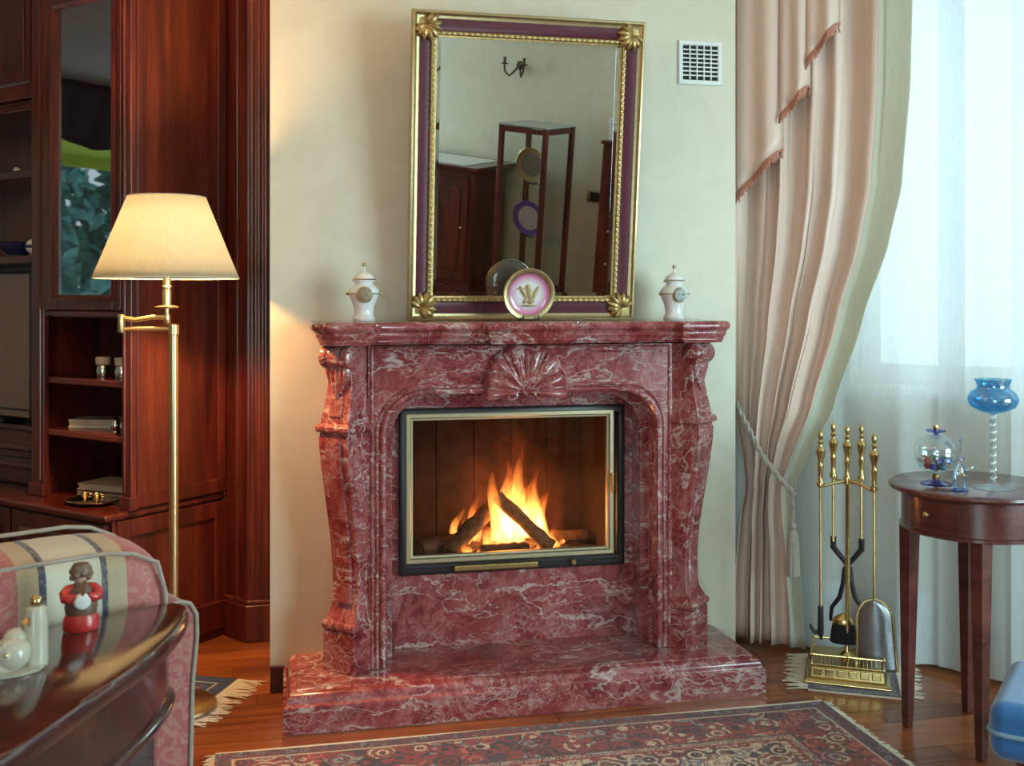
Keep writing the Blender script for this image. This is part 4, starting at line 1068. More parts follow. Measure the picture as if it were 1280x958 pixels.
for (x, y) in ((-.215, 1.675), (-.36, 1.245), (-.99, 1.22), (-.72, .98)):
    M().loops([[(x - OX + dx * q, y - OY + dy * q, z) for dx, dy in ((-1, -1), (1, -1), (1, 1), (-1, 1))] for z, q in ((0, .013), (.6, .022), (.66, .022))]).build('leg', TBL, CT, bevel=.002)
# figurines
FG = thing('painted_figurine', 'small painted figurine with red sleeves and red base on the console table', 'figurine', (-.3015, 1.684, .7505), .25)
M().lathe([(.0, 0), (.025, 0), (.026, .004), (.025, .018), (.022, .024), (0, .026)], 20, sy=.8).build('base', RED, FG)
M().lathe([(.022, .024), (.0235, .034), (.022, .050), (.017, .062), (.010, .070), (0, .072)], 18, sy=.8).build('robe', BROWNG, FG)
M().ball((0, 0, .080), .0125).build('head', SKIN, FG)
hr = M().lathe([(.0125, .080), (.0155, .084), (.0155, .092), (.011, .099), (0, .101)], 14)
for i in range(9):
    a = 2 * PI * i / 9; hr.ball((.0135 * math.cos(a), .0135 * math.sin(a), .083 + .004 * math.sin(3 * a)), .0045, 8)
hr.build('curly_hair', BROWNG, FG)
for s in (-1, 1): M().tube([(s * .010, .0, .065), (s * .018, -.001, .062), (s * .0225, -.004, .056), (s * .0215, -.010, .051), (s * .016, -.015, .050), (s * .008, -.018, .055)], [.005, .0075, .009, .009, .0075, .004], 12).build('sleeve', RED, FG)
M().lathe([(.0, -.026), (.010, -.024), (.013, -.019), (.0, -.016)], 14, (0, 0, .046), 'y').build('lute_body', WHITEP, FG)
M().tube([(0, -.022, .05), (.003, -.020, .078)], [.003, .002], 6).build('lute_neck', BRASS, FG)
FW = thing('porcelain_group', 'white porcelain figurine group with a gold ball on its post', 'figurine', (-.352, 1.522, .7505), .35)
M().lathe([(.0, 0), (.015, 0), (.016, .01), (.015, .06), (.0135, .078), (.010, .082), (0, .083)], 16, (.022, 0, 0)).build('post', CREAMP, FW)
M().ball((.022, 0, .088), .0078).build('gold_ball', BRASS, FW)
wm = M().ball((-.008, -.006, .024), .025, 14, .95); wm.ball((-.004, .0, .040), .016, 12)
wm.build('seated_body', CREAMP, FW, smooth=60)
cu = M()
for i in range(40):
    a = i * 2.4; q = .020 * math.sqrt(i / 40); cu.ball((-.022 + q * math.cos(a), -.018, .020 + q * math.sin(a)), .0052, 6)
cu.build('curly_lamb', CREAMP, FW)
M().ball((-.042, -.012, .032), .011).build('lamb_head', CREAMP, FW)
M().ball((-.018, -.026, .028), .0032).build('gold_bell', BRASS, FW)
M().tube([(.010, -.012, .060), (.006, -.020, .068)], [.003, .004], 6).build('gold_arm', BRASS, FW)
M().lathe([(.0, 0), (.040, 0), (.041, .004), (.0, .006)], 18, (-.008, -.006, 0), sy=.75).build('base', CREAMP, FW)

# ------------------------------------------------------------------ curtains
def stgrid(fn, nu, nv):
    def g(u, v):
        s, t, z = fn(u, v); return (s, -t, z)
    return M().grid(g, nu, nv)
CUR = dict(loc=C0, rot=(0, 0, R45))
def interp(tab, z):
    tab = sorted(tab)
    if z <= tab[0][0]: return tab[0][1]
    for (z0, a), (z1, b) in zip(tab[:-1], tab[1:]):
        if z <= z1:
            k = (z - z0) / (z1 - z0); k = k * k * (3 - 2 * k) * .35 + k * .65; return a + (b - a) * k
    return tab[-1][1]
sh = thing('sheer_curtain', 'white sheer curtain hanging in folds over the bright window', 'curtain', ST(2.8, .09, 0), R45)
def sheer(u, v):
    s = 1.55 + 2.75 * u; z = .018 + 2.50 * v
    f = math.sin(s * 21) * .018 + math.sin(s * 9.3 + 1.2) * .012 + math.sin(s * 43 + .6) * .005
    return (s + .012 * math.sin(s * 33), .085 + f * (1.15 - .4 * v), z)
so = (2.8, -.09, 0)
stgrid(sheer, 260, 12).build('voile', SHEER, sh, org=so, smooth=80)
def overlap(a, b):
    def f(u, v):
        s, t, z = sheer((a + (b - a) * u - 1.55) / 2.75, v); return (s, t + .012, z)
    return f
for a, b in ((2.30, 2.40), (2.52, 2.78), (3.1, 3.22)): stgrid(overlap(a, b), 16, 12).build('overlap', SHEER, sh, org=so, smooth=80)
def hem(u, v):
    s, t, z = sheer(u, v * .095); return (s, t - .004, z)
stgrid(hem, 260, 3).build('hem', SHEER2, sh, org=so, smooth=80)

DR = thing('drape', 'peach satin drape swept aside and tied beside the chimney breast', 'curtain', ST(1.75, .15, 0), R45)
do = (1.75, -.15, 0)
RT = [(2.6, 2.24), (2.24, 2.237), (1.975, 2.232), (1.63, 2.205), (1.446, 2.165), (1.176, 2.075), (.87, 1.975), (.70, 1.885), (.60, 1.838), (.52, 1.835), (.35, 1.852), (.0, 1.872)]
LT = [(2.6, 1.60), (1.2, 1.61), (.87, 1.625), (.66, 1.665), (.58, 1.672), (.45, 1.65), (.2, 1.625), (.0, 1.615)]
FOLD = [0, .075, .14, .23, .30, .36, .44, .52, .585, .66, .76, .88, 1.0]
def drape_pt(u, v):
    z = .020 + 2.55 * v
    l, r = interp(LT, z), interp(RT, z)
    wd = r - l
    # unequal folds
    for i in range(len(FOLD) - 1):
        if FOLD[i] <= u <= FOLD[i + 1]:
            k = (u - FOLD[i]) / (FOLD[i + 1] - FOLD[i]); ph = (i + k) * PI; break
    comp = min(1.0, .23 / wd + .22)
    amp = .034 * comp * (1 - .55 * max(0, u - .8) / .2) * (.72 + .28 * math.sin(i * 2.1 + 1))
    low = max(0, (.62 - z) / .62)
    t = .150 + amp * math.sin(ph + .5 * math.sin(z * 2.2 + i)) + .012 * math.sin(ph * .5 + z) + .05 * math.exp(-((z - .75) / .35) ** 2) * math.sin(PI * u)
    s = l + wd * u + .010 * math.cos(ph) * comp + .012 * low * math.sin(3 * u * PI)
    return (s, t, z)
stgrid(lambda u, v: drape_pt(u * .84, v), 150, 60).build('satin', DRAPE, DR, org=do, smooth=80, solid=.0015)
stgrid(lambda u, v: drape_pt(.838 + .162 * u, v), 24, 60).build('lining_edge', LINING, DR, org=do, smooth=80, solid=.0015)
# jabot cascade with coral fringe
JB = thing('swag_tail', 'pleated peach swag tail with coral fringe falling over the drape', 'curtain', ST(1.8, .21, 1.6), R45)
jo = (1.8, -.21, 1.6)
def jab(s0, s1, z0, z1, tt):
    def f(u, v):
        s = s0 + (s1 - s0) * u; zb = z0 + (z1 - z0) * u
        z = zb + (2.56 - zb) * v
        t = tt + .020 * math.sin(PI * min(1, max(0, u))) + .010 * math.sin(u * 9 + 1) * (.4 + .6 * (1 - v)) - .02 * (u > .97)
        return (s, t, z)
    p = stgrid(f, 26, 14).build('pleat', DRAPE, JB, org=jo, smooth=80, solid=.002)
    m = M(); n = max(12, int(abs(s1 - s0) / .0028))
    for i in range(n):
        s, t, z = f((i + .5) / n, 0); k = rnd.uniform(.020, .030)
        m.tube([(s, -t - .001, z + .006), (s + rnd.uniform(-.002, .002), -t - .005, z - k * .5), (s + rnd.uniform(-.003, .003), -t - .003, z - k)], [.0028, .0030, .0018], 4)
    m.build('fringe', CORAL, p, org=jo, kind='stuff')
    M().tube([(f(i / 20, 0)[0], -f(i / 20, 0)[1] - .001, f(i / 20, 0)[2] + .004) for i in range(21)], .004, 6).build('braid', CORAL, p, org=jo)
jab(1.60, 1.655, 1.60, 1.615, .198)
jab(1.655, 1.815, 1.615, 1.768, .205)
jab(1.812, 1.910, 1.878, 1.980, .203)
jab(1.905, 2.010, 2.062, 2.182, .200)
# rope tieback with tassel
TB = thing('rope_tieback', 'cream twisted rope tieback with tassel holding the drape', 'tieback', ST(1.72, .24, .3), R45)
to = (1.72, -.24, .3)
path = [(1.600, .05, .86), (1.640, .17, .885), (1.672, .212, .845), (1.715, .238, .785), (1.76, .256, .715), (1.81, .262, .655), (1.852, .258, .607), (1.868, .246, .590)]
def resample(P, n):
    P = [Vector(p) for p in P]; D = [0]
    for a, b in zip(P[:-1], P[1:]): D.append(D[-1] + (b - a).length)
    out_ = []
    for i in range(n):
        q = D[-1] * i / (n - 1)
        for j in range(len(P) - 1):
            if q <= D[j + 1] + 1e-9:
                k = (q - D[j]) / (D[j + 1] - D[j]); out_.append(P[j].lerp(P[j + 1], k)); break
    return out_
def rope(name, pts, r, parent, twist=9.0, loc_org=to):
    n = max(20, int(sum((Vector(b) - Vector(a)).length for a, b in zip(pts[:-1], pts[1:])) / .006))
    base = resample([(s, -t, z) for s, t, z in pts], n)
    for k in range(2):
        P = []
        for i, p in enumerate(base):
            d = (base[min(i + 1, n - 1)] - base[max(i - 1, 0)]).normalized(); x = d.orthogonal().normalized() if i == 0 else (x - d * x.dot(d)).normalized(); y = d.cross(x)
            a = i * .55 + k * PI; P.append(p + (x * math.cos(a) + y * math.sin(a)) * r * .55)
        M().tube(P, r * .72, 6).build(name, ROPE, parent, org=loc_org)
rope('strand', path, .0075, TB)
rope('strand', [(s + .010, t + .004, z - .018 - .01 * math.sin(i)) for i, (s, t, z) in enumerate(path[1:])], .0075, TB)
rope('tassel_cord', [(1.868, .25, .590), (1.872, .252, .54), (1.872, .252, .47)], .006, TB)
ts = M().lathe([(.005, .485), (.011, .480), (.013, .468), (.008, .458), (.016, .448), (.019, .44), (.018, .425), (.0195, .42)], 16, (1.872, -.252, 0)).build('tassel_head', ROPE, TB, org=to)
tk = M()
for i in range(60):
    a = 2 * PI * i / 60; r0 = .019; r1 = .022 * rnd.uniform(.85, 1.1)
    tk.tube([(1.872 + r0 * math.cos(a), -.252 + r0 * math.sin(a), .425), (1.872 + r1 * math.cos(a), -.252 + r1 * math.sin(a), .302 + rnd.uniform(-.004, .004))], [.002, .0022], 4)
tk.build('tassel_skirt', ROPE, TB, org=to, kind='stuff')
M().lathe([(.004, 0), (.010, .004), (.010, .016), (.004, .02)], 12, (1.60, -.05, .85), 'y').build('wall_hook', BRASSD, TB, org=to)

# ------------------------------------------------------------------ fire tools
TZ = .0085
TX = (1.808, 3.139, TZ)
rzc = math.radians(-30.0)
TS = thing('tool_stand', 'brass fire tool stand on an ornate stepped base', 'stand', TX, rzc)
def bs(m, name, mat=BRASS, parent=TS, bev=.002, **k): return m.build(name, mat, parent, bevel=bev, **k)
bs(M().loops([[(-x, -y, z), (x, -y, z), (x, y, z), (-x, y, z)] for x, y, z in ((.134, .115, 0), (.134, .115, .006), (.126, .107, .014), (.118, .099, .017))]), 'base_tray')
bd_ = bs(M().loops([[(-x, -y, z), (x, -y, z), (x, y, z), (-x, y, z)] for x, y, z in ((.114, .095, .016), (.110, .091, .05), (.116, .097, .055), (.116, .097, .060))]), 'base_body', BRASSD)
for k in range(6): bs(M().box(-.105 + k * .036, -.077 + k * .036, -.0965, -.09, .023, .046), 'relief_panel', BRASS, bd_, .003)
bs(M().tube([(-.112, -.092, .088), (.112, -.092, .088), (.112, .092, .088), (-.112, .092, .088)], .004, 8, True), 'gallery_rail', bev=0)
for x in (-.110, 0, .110):
    for y in (-.092, .092): bs(M().lathe([(.005, .058), (.003, .065), (.005, .073), (.003, .082), (.005, .088), (0, .095)], 10, (x, y, 0)), 'gallery_post', bev=0)
for k in range(17): bs(M().lathe([(.0016, .06), (.0016, .087)], 6, (-.098 + k * .01225, -.092, 0)), 'gallery_spindle', bev=0)
bs(M().lathe([(.03, .058), (.028, .068), (.012, .08), (.0065, .10), (.0065, .63), (.010, .635), (.006, .645)], 16), 'pole', bev=0)
FIN = [(.006, -.02), (.013, -.015), (.014, -.006), (.009, .002), (.0085, .02), (.0105, .045), (.012, .050), (.009, .056), (.010, .070), (.0125, .080), (.017, .098), (.018, .102), (.015, .108), (.009, .114), (.007, .122), (.0105, .130), (.006, .138), (.010, .150), (.0085, .160), (.004, .168), (0, .171)]
def finial(x, y, z, name='finial', parent=TS): return bs(M().lathe([(r * .92, h) for r, h in FIN], 14, (x, y, z)), name, BRASS, parent, 0)
finial(0, 0, .655)
arms = [(-.083, -.045, .642), (-.045, .050, .655), (.045, .050, .652), (.083, -.045, .636)]
for x, y, z in arms:
    bs(M().tube([(0, 0, .640), (x * .5, y * .5, .634), (x * .88, y * .88, z - .016), (x, y, z - .016)], .005, 8), 'hook_arm', bev=0)
bs(M().lathe([(.012, -.012), (.014, 0), (.012, .012)], 14, (0, 0, .64)), 'hub', bev=0)
def tool(name, label):
    return thing(name, label, 'fire tool', TX, rzc, 'fire tools hung on the brass stand')
def rod(t, x, y, z0, z1): bs(M().lathe([(.0048, z0), (.0048, z1)], 10, (x, y, 0)), 'rod', BRASS, t, 0)
pk_ = tool('fire_poker', 'brass poker with black hook, leftmost on the fire tool stand')
x, y, z = arms[0]; rod(pk_, x, y - .008, .22, z); finial(x, y - .008, z, 'handle', pk_)
bs(M().tube([(x, y - .008, .235), (x, y - .008, .15), (x + .002, y - .008, .125)], [.009, .010, .003], 8), 'iron_tip', BLACK, pk_, 0)
bs(M().tube([(x, y - .008, .150), (x - .020, y - .008, .148), (x - .030, y - .008, .165), (x - .034, y - .008, .175)], [.008, .007, .005, .002], 8), 'iron_hook', BLACK, pk_, 0)
tg = tool('fire_tongs', 'pair of brass fire tongs with black curved jaws behind the centre pole')
for s, (x, y, z) in ((-1, arms[1]), (1, arms[2])):
    rod(tg, x, y + .008, .425, z); finial(x, y + .008, z, 'handle', tg)
    yy = y + .008 - s * .006
    bs(M().tube([(x, yy, .44), (x, yy, .405), (x * .30, yy, .365), (-x * .22, yy, .335), (-x * .30, yy, .29), (-x * .55, yy, .24), (-x * 1.1, yy, .205), (-x * 1.2, yy, .16)], [.010, .010, .008, .007, .007, .008, .007, .005], 8), 'jaw', BLACK, tg, 0)
sv = tool('fire_shovel', 'brass fire shovel with rounded pan, rightmost on the fire tool stand')
x, y, z = arms[3]; y -= .008
rod(sv, x, y, .27, z); finial(x, y, z, 'handle', sv)
def pan(u, v):
    a = (u - .5) * 2
    w_ = .056 * (math.sqrt(max(0, 1 - (1 - min(1, v * 3.0)) ** 2)) if v < .34 else 1) * (1 + .22 * max(0, v - .5))
    return (x + a * w_ + .008 * v, y - .012 + .018 * a * a - .01 * v, .272 - .225 * v)
STEEL = plain('dull_steel_pan', (.30, .31, .33), .3, .9, var=.15)
bs(M().grid(pan, 14, 24), 'pan', STEEL, sv, 0, solid=.002, smooth=60)
ed = [pan(0, k / 24) for k in range(24, -1, -1)] + [pan(1, k / 24) for k in range(1, 25)]
bs(M().tube([(a, b - .002, c) for a, b, c in ed], .0042, 6), 'pan_rim', BRASS, sv, 0)
br = tool('hearth_brush', 'black bristle hearth brush hanging beside the shovel pan')
rod(br, .004, .014, .19, .63)
bs(M().lathe([(.004, .20), (.030, .185), (.036, .175), (.036, .165)], 16, (-.012, .014, 0), sy=.6), 'ferrule', BRASS, br, 0)
bs(M().lathe([(.034, .168), (.040, .14), (.044, .105), (.040, .101), (0, .101)], 18, (-.012, .014, 0), sy=.55), 'bristles', BLKBR, br, 0)

# ------------------------------------------------------------------ round side table
RT_ = thing('side_table', 'round dark cherry side table with a drawer and tapered legs', 'table', (1.928, 2.655, 0), math.radians(-75))
M().lathe([(0, .698), (.218, .698), (.228, .702), (.232, .708), (.230, .715), (.222, .720), (0, .720)], 56).build('top', RTBL, RT_, smooth=40)
M().lathe([(0, .590), (.196, .590), (.196, .698), (0, .698)], 56).build('apron', RTBL, RT_, smooth=40)
M().lathe([(.196, .588), (.2015, .591), (.2015, .599), (.196, .602)], 56).build('apron_moulding', RTBL, RT_, smooth=40)
# drawer front follows the apron on the side turned to the camera
def drawer_front(c, hwid):
    rows = []
    for i in range(17):
        a = c + hwid * (i / 8 - 1)
        rows.append([((r) * math.cos(a), r * math.sin(a), z) for r, z in ((.190, .612), (.199, .612), (.199, .690), (.190, .690))])
    return M().loops(rows)
dc = math.radians(-86)
dw = drawer_front(dc, .42).build('drawer', RTBL, RT_, smooth=30)
kx, ky = .199 * math.cos(dc), .199 * math.sin(dc)
M().tube([(kx + math.cos(dc) * q, ky + math.sin(dc) * q, .652) for q in (0, .006, .010, .016, .020)], [.003, .0035, .0085, .0085, .003], 12).build('knob', BRASSD, dw)
for k in range(4):
    a = PI / 4 + k * PI / 2 + .0; cx, cy = .178 * math.cos(a), .178 * math.sin(a)
    M().loops([[(cx * p + dx * q, cy * p + dy * q, z) for dx, dy in ((-1, -1), (1, -1), (1, 1), (-1, 1))] for z, q, p in ((0, .0105, 1.0), (.05, .0125, 1.0), (.588, .021, .97), (.60, .021, .97))]).build('leg', RTBL, RT_, bevel=.002)
ZT = .7205
# blue goblet
GB = thing('glass_goblet', 'blue glass bowl on a tall twisted clear stem', 'goblet', (1.928, 2.572, ZT))
M().lathe([(.055, .0), (.056, .002), (.04, .006), (.015, .011), (.007, .018), (.006, .022)], 28).build('foot', CLEARGL, GB, smooth=60)
m = M()
for k in range(2):
    m.tube([(.0055 * math.cos(i * .62 + k * PI), .0055 * math.sin(i * .62 + k * PI), .018 + i * .0042) for i in range(46)], .006, 7)
m.build('twisted_stem', CLEARGL, GB, smooth=60)
M().lathe([(.004, .205), (.012, .208), (.035, .214), (.058, .226), (.066, .242), (.066, .252), (.058, .268), (.046, .276), (.042, .280), (.043, .290), (.049, .304), (.0475, .304), (.041, .290), (.040, .280), (.044, .275), (.056, .266), (.064, .252), (.064, .242), (.056, .228), (.034, .217), (.0, .212)], 36).build('bowl', BLUEGL, GB, smooth=60)
# lidded sweet jar
JR = thing('sweet_jar', 'clear lidded glass jar of bright sweets on a blue foot', 'jar', (1.813, 2.665, ZT))
ft = M().lathe([(.042, 0), (.043, .002), (.03, .006), (.012, .010), (.008, .016), (0, .016)], 24).build('foot', COBALT, JR, smooth=60)
M().lathe([(.008, .014), (.010, .018), (.010, .026), (.007, .030)], 14).build('gold_collar', BRASS, JR)
M().lathe([(.006, .029), (.025, .034), (.045, .046), (.056, .066), (.058, .084), (.0575, .092), (.056, .092), (.0565, .084), (.0545, .067), (.044, .048), (.024, .036), (0, .032)], 32).build('bowl', CLEARGL, JR, smooth=60)
lid = M().lathe([(.060, .093), (.061, .096), (.056, .112), (.046, .126), (.030, .136), (.010, .141), (0, .141)], 32).build('lid', CLEARGL, JR, smooth=60)
M().lathe([(.006, .140), (.007, .146), (.026, .150), (.027, .153), (.008, .155), (0, .155)], 20).build('lid_disc', COBALT, lid, smooth=60)
M().lathe([(.007, .155), (.008, .160), (.007, .168), (0, .170)], 12).build('lid_finial', BRASS, lid)
CANDY = [plain('sweet_' + n, c, .25, coat=.5) for n, c in (('red', (.5, .03, .04)), ('blue', (.02, .08, .45)), ('green', (.03, .32, .12)), ('white', (.7, .7, .68)), ('teal', (.03, .28, .34)))]
CNM = ['red', 'blue', 'green', 'white', 'teal']
spots = [(0, 0, .046)] + [(.022 * math.cos(a), .022 * math.sin(a), .050) for a in (0, 1.25, 2.5, 3.76, 5.0)] + [(.039 * math.cos(a), .039 * math.sin(a), .069) for a in (.3, 1.1, 1.9, 2.7, 3.5, 4.3, 5.1, 5.9)] + [(.016 * math.cos(a), .016 * math.sin(a), .070) for a in (.8, 2.9, 5.0)]
for i, (x, y, z) in enumerate(spots):
    k = (0, 0, 3, 0, 1, 4, 2, 4, 0, 3, 0, 1, 1, 4, 2, 2, 1)[i % 17]
    o = M().ball((0, 0, 0), .0105, 10, .85).build('wrapped_sweet', CANDY[k], loc=(1.813 + x, 2.665 + y, ZT + z))
    tag(o, '%s glazed sweet lying inside the lidded glass jar' % CNM[k], 'sweet', 'sweets in the glass jar')
# small glass figure
GF = thing('glass_figurine', 'small clear and blue glass figure in front of the sweet jar', 'figurine', (1.812, 2.555, ZT), .2)
M().lathe([(.026, 0), (.027, .002), (.02, .006), (0, .007)], 18, sy=.7).build('base', COBALT, GF, smooth=60)
for s in (-1, 1): M().tube([(s * .016, 0, .005), (s * .021, 0, .03), (s * .017, 0, .058), (s * .006, 0, .074)], [.0035, .0045, .004, .003], 8).build('leg', BLUEGL, GF, smooth=60)
M().lathe([(.0, .030), (.009, .036), (.012, .050), (.009, .066), (.004, .074), (0, .076)], 16).build('body', CLEARGL, GF, smooth=60)
M().ball((0, 0, .086), .0095).build('head', CLEARGL, GF)
M().tube([(.002, 0, .094), (.003, 0, .11), (.002, 0, .135)], [.0035, .004, .0025], 8).build('tall_hat', CLEARGL, GF)
M().ball((.002, 0, .139), .0045).build('bobble', BLUEGL, GF)
for s in (-1, 1): M().ball((s * .010, -.004, .088), .004).build('ear', COBALT, GF)
M().tube([(.010, -.004, .055), (.03, -.008, .06), (.042, -.01, .064)], [.003, .0025, .003], 7).build('arm', CLEARGL, GF)
M().ball((.0, -.012, .045), .004).build('gold_button', BRASS, GF)

# ------------------------------------------------------------------ stool at the right edge
SL = thing('footstool', 'blue upholstered footstool with turned wooden legs at the right edge', 'stool', ST(2.86, 1.0, 0), R45)
M().box(-.24, .24, -.175, .2, .19, .325).build('cushion', BLUEUP, SL, bevel=.035, bseg=5)
M().tube([(cx_ + .036 * math.cos(q), cy_ + .036 * math.sin(q), .255) for cx_, cy_, b_ in ((-.205, -.14, PI), (.205, -.14, 1.5 * PI), (.205, .165, 0), (-.205, .165, .5 * PI)) for q in [b_ + PI / 2 * i / 4 for i in range(5)]], .006, 7, True).build('piping', plain('pale_blue_piping', (.20, .33, .45), .7), SL)
for x in (-.17, .17):
    for y in (-.11, .14): M().lathe([(.012, 0), (.018, .01), (.020, .03), (.012, .06), (.016, .08), (.024, .12), (.026, .15), (.016, .17), (.024, .18), (.026, .20)], 16, (x, y, 0)).build('leg', wood('stool_leg_wood', (.06, .01, .008), (.12, .022, .015), (.18, .04, .025)) if 'stool_leg_wood' not in MATS else MATS['stool_leg_wood'], SL, smooth=60)

# ------------------------------------------------------------------ small things in the wall unit
def onst(name, label, cat, s, t, z, group=None, rz=0): return thing(name, label, cat, ST(s, t, z), R45 + rz, group)
for i, (s, t) in enumerate(((-.288, 1.40), (-.180, 1.40))):
    j = onst('lidded_jar', ['small glass jar with pale cork lid, left one on the upper open shelf', 'small glass jar with pale cork lid, right one on the upper open shelf'][i], 'jar', s, t, .9655, 'corked jars on the open shelf')
    M().lathe([(0, 0), (.022, 0), (.024, .006), (.025, .025), (.022, .040), (.020, .044)], 18).build('body', SILVER, j, smooth=50)
    M().lathe([(.022, .044), (.026, .047), (.027, .070), (.025, .073), (0, .073)], 18).build('lid', BOOKC, j)
d = onst('small_dish', 'little silver dish beside the jars on the upper open shelf', 'dish', -.350, 1.42, .9655)
M().lathe([(0, .002), (.020, .002), (.032, .007), (.036, .012), (.034, .012), (.02, .005), (0, .004)], 20).build('bowl', SILVER, d, smooth=50)
M().lathe([(.016, 0), (.014, .003)], 16).build('foot_ring', SILVER, d)
b = onst('lying_book', 'pale book lying flat on the lower open shelf', 'book', -.40, 1.33, .7755, None, .45)
M().box(-.09, .09, -.06, .06, .003, .025).build('pages', BOOKC, b); M().box(-.093, .093, -.063, .063, 0, .003).build('cover', WHITEP, b); M().box(-.093, .093, -.063, .063, .025, .028).build('cover', WHITEP, b, bevel=.001)
for i, (s, t, h) in enumerate(((-.190, 1.42, .042), (-.140, 1.42, .036))):
    c = onst('silver_cruet', ['taller silver cruet on the lower open shelf', 'shorter silver cruet on the lower open shelf'][i], 'cruet', s, t, .7755, 'silver cruets')
    M().lathe([(0, 0), (.013, 0), (.011, .004), (.016, .015), (.018, .025), (.014, .034), (.012, h)], 16).build('body', SILVER, c, smooth=50)
    M().lathe([(.013, h), (.014, h + .003), (.008, h + .010), (.003, h + .014), (0, h + .015)], 14).build('cap', SILVER, c)
for i, (z, w_, l_, rz, mt, nm) in enumerate(((.5305, .085, .12, .12, CAB, 'dark bound book at the bottom of the pile on the worktop'), (.5535, .08, .115, .18, BOOKC, 'cream bound book on top of the pile on the worktop'))):
    b = onst('stacked_book', nm, 'book', -.30, 1.33, z, 'books piled on the worktop', rz)
    M().box(-l_ + .004, l_ - .004, -w_ + .004, w_ - .004, .003, .019).build('pages', BOOKC, b)
    for q in (0, .019): M().box(-l_, l_, -w_, w_, q, q + .003).build('cover', mt, b)
    M().box(-l_, l_, w_ - .003, w_, .003, .019).build('spine', mt, b)
tr = onst('silver_tray', 'octagonal silver tray holding trinkets on the worktop', 'tray', -.23, 1.49, .5305)
oc = [(math.cos(PI / 8 + k * PI / 4), math.sin(PI / 8 + k * PI / 4)) for k in range(8)]
M().loops([[(x * r * 1.35, y * r, z) for x, y in oc] for r, z in ((.060, 0), (.062, .001), (.078, .012), (.080, .013), (.076, .0125), (.060, .003), (.001, .0025))]).build('dish', SILVER, tr)
M().tube([(x * .079 * 1.35, y * .079, .013) for x, y in oc], .0028, 6, True).build('rim', BRASS, tr)
for i, (x, y, lab) in enumerate(((-.035, .0, 'left gilt trinket cup on the octagonal silver tray'), (.0, .02, 'middle gilt trinket cup on the octagonal silver tray'), (.045, -.01, 'right gilt trinket cup on the octagonal silver tray'))):
    p = Matrix.Rotation(R45, 4, 'Z') @ Vector((x, y, 0))
    c = thing('trinket_cup', lab, 'cup', ST(-.23, 1.49, .5345) + p, 0, 'trinkets on the silver tray')
    M().lathe([(0, 0), (.010, 0), (.006, .004), (.008, .010), (.014, .018), (.015, .028), (.013, .028), (.006, .014), (0, .013)], 16).build('bowl', BRASS if i != 1 else SILVER, c, smooth=50)
    M().tube([(.013, 0, .024), (.021, 0, .022), (.020, 0, .014), (.012, 0, .014)], .0018, 6).build('handle', BRASS, c)
bw = onst('blue_bowl', 'dark blue bowl on the bookcase shelf above the television', 'bowl', -.93, 1.33, 1.4155)
M().lathe([(0, 0), (.035, 0), (.033, .008), (.06, .03), (.075, .055), (.072, .056), (.055, .032), (0, .012)], 24).build('dish', NAVY, bw, smooth=50)
M().lathe([(.074, .055), (.0765, .057), (.073, .058)], 24, cap=False).build('rim', SILVER, bw)
pb = onst('china_ball', 'white china ball with blue band beside the blue bowl', 'ornament', -.735, 1.385, 1.4155)
M().ball((0, 0, .034), .030, 18).build('ball', WHITEP, pb, smooth=60)
M().lathe([(.0295, .028), (.0308, .034), (.0295, .040)], 20).build('blue_band', NAVY, pb); M().lathe([(.016, 0), (.014, .006)], 14).build('foot', BRASSD, pb)
cn = onst('white_shell', 'tiny white shell ornament on the upper bookcase shelf', 'ornament', -.875, 1.37, 1.7455)
M().lathe([(0, 0), (.014, .002), (.016, .010), (.009, .018), (0, .022)], 12, sy=.7).build('body', WHITEP, cn, smooth=60); M().tube([(.010, 0, .006), (.022, 0, .010), (.028, 0, .006)], [.007, .005, .002], 8).build('lip', WHITEP, cn)

# ------------------------------------------------------------------ far side of the room, seen in the mirror
VT = thing('glass_vitrine', 'glass vitrine with dark wooden posts reflected in the mirror', 'vitrine', ST(5.09, 3.275, 0), R45)
VH = 1.39; VW = .19
for x in (-1, 1):
    for y in (-1, 1): M().box(x * VW - .018, x * VW + .018, y * VW - .018, y * VW + .018, 0, VH).build('post', CAB, VT, bevel=.003)
for z in (.12, VH - .045):
    for x in (-1, 1):
        M().box(x * VW - .014, x * VW + .014, -VW, VW, z, z + .035).build('rail', CAB, VT); M().box(-VW, VW, x * VW - .014, x * VW + .014, z, z + .035).build('rail', CAB, VT)
M().box(-VW - .02, VW + .02, -VW - .02, VW + .02, VH, VH + .012).build('top', plain('grey_glass_top', (.32, .34, .33), .25), VT)
M().box(-VW, VW, -VW, VW, .13, .15).build('floor_board', CABH, VT)
for x in (-1, 1):
    M().box(x * VW - .002, x * VW + .002, -VW, VW, .15, VH - .04).build('pane', VITGL, VT, smooth=0); M().box(-VW, VW, x * VW - .002, x * VW + .002, .15, VH - .04).build('pane', VITGL, VT, smooth=0)
for z in (.53, .94): M().box(-VW + .004, VW - .004, -VW + .004, VW - .004, z, z + .006).build('glass_shelf', VITGL, VT, smooth=0)
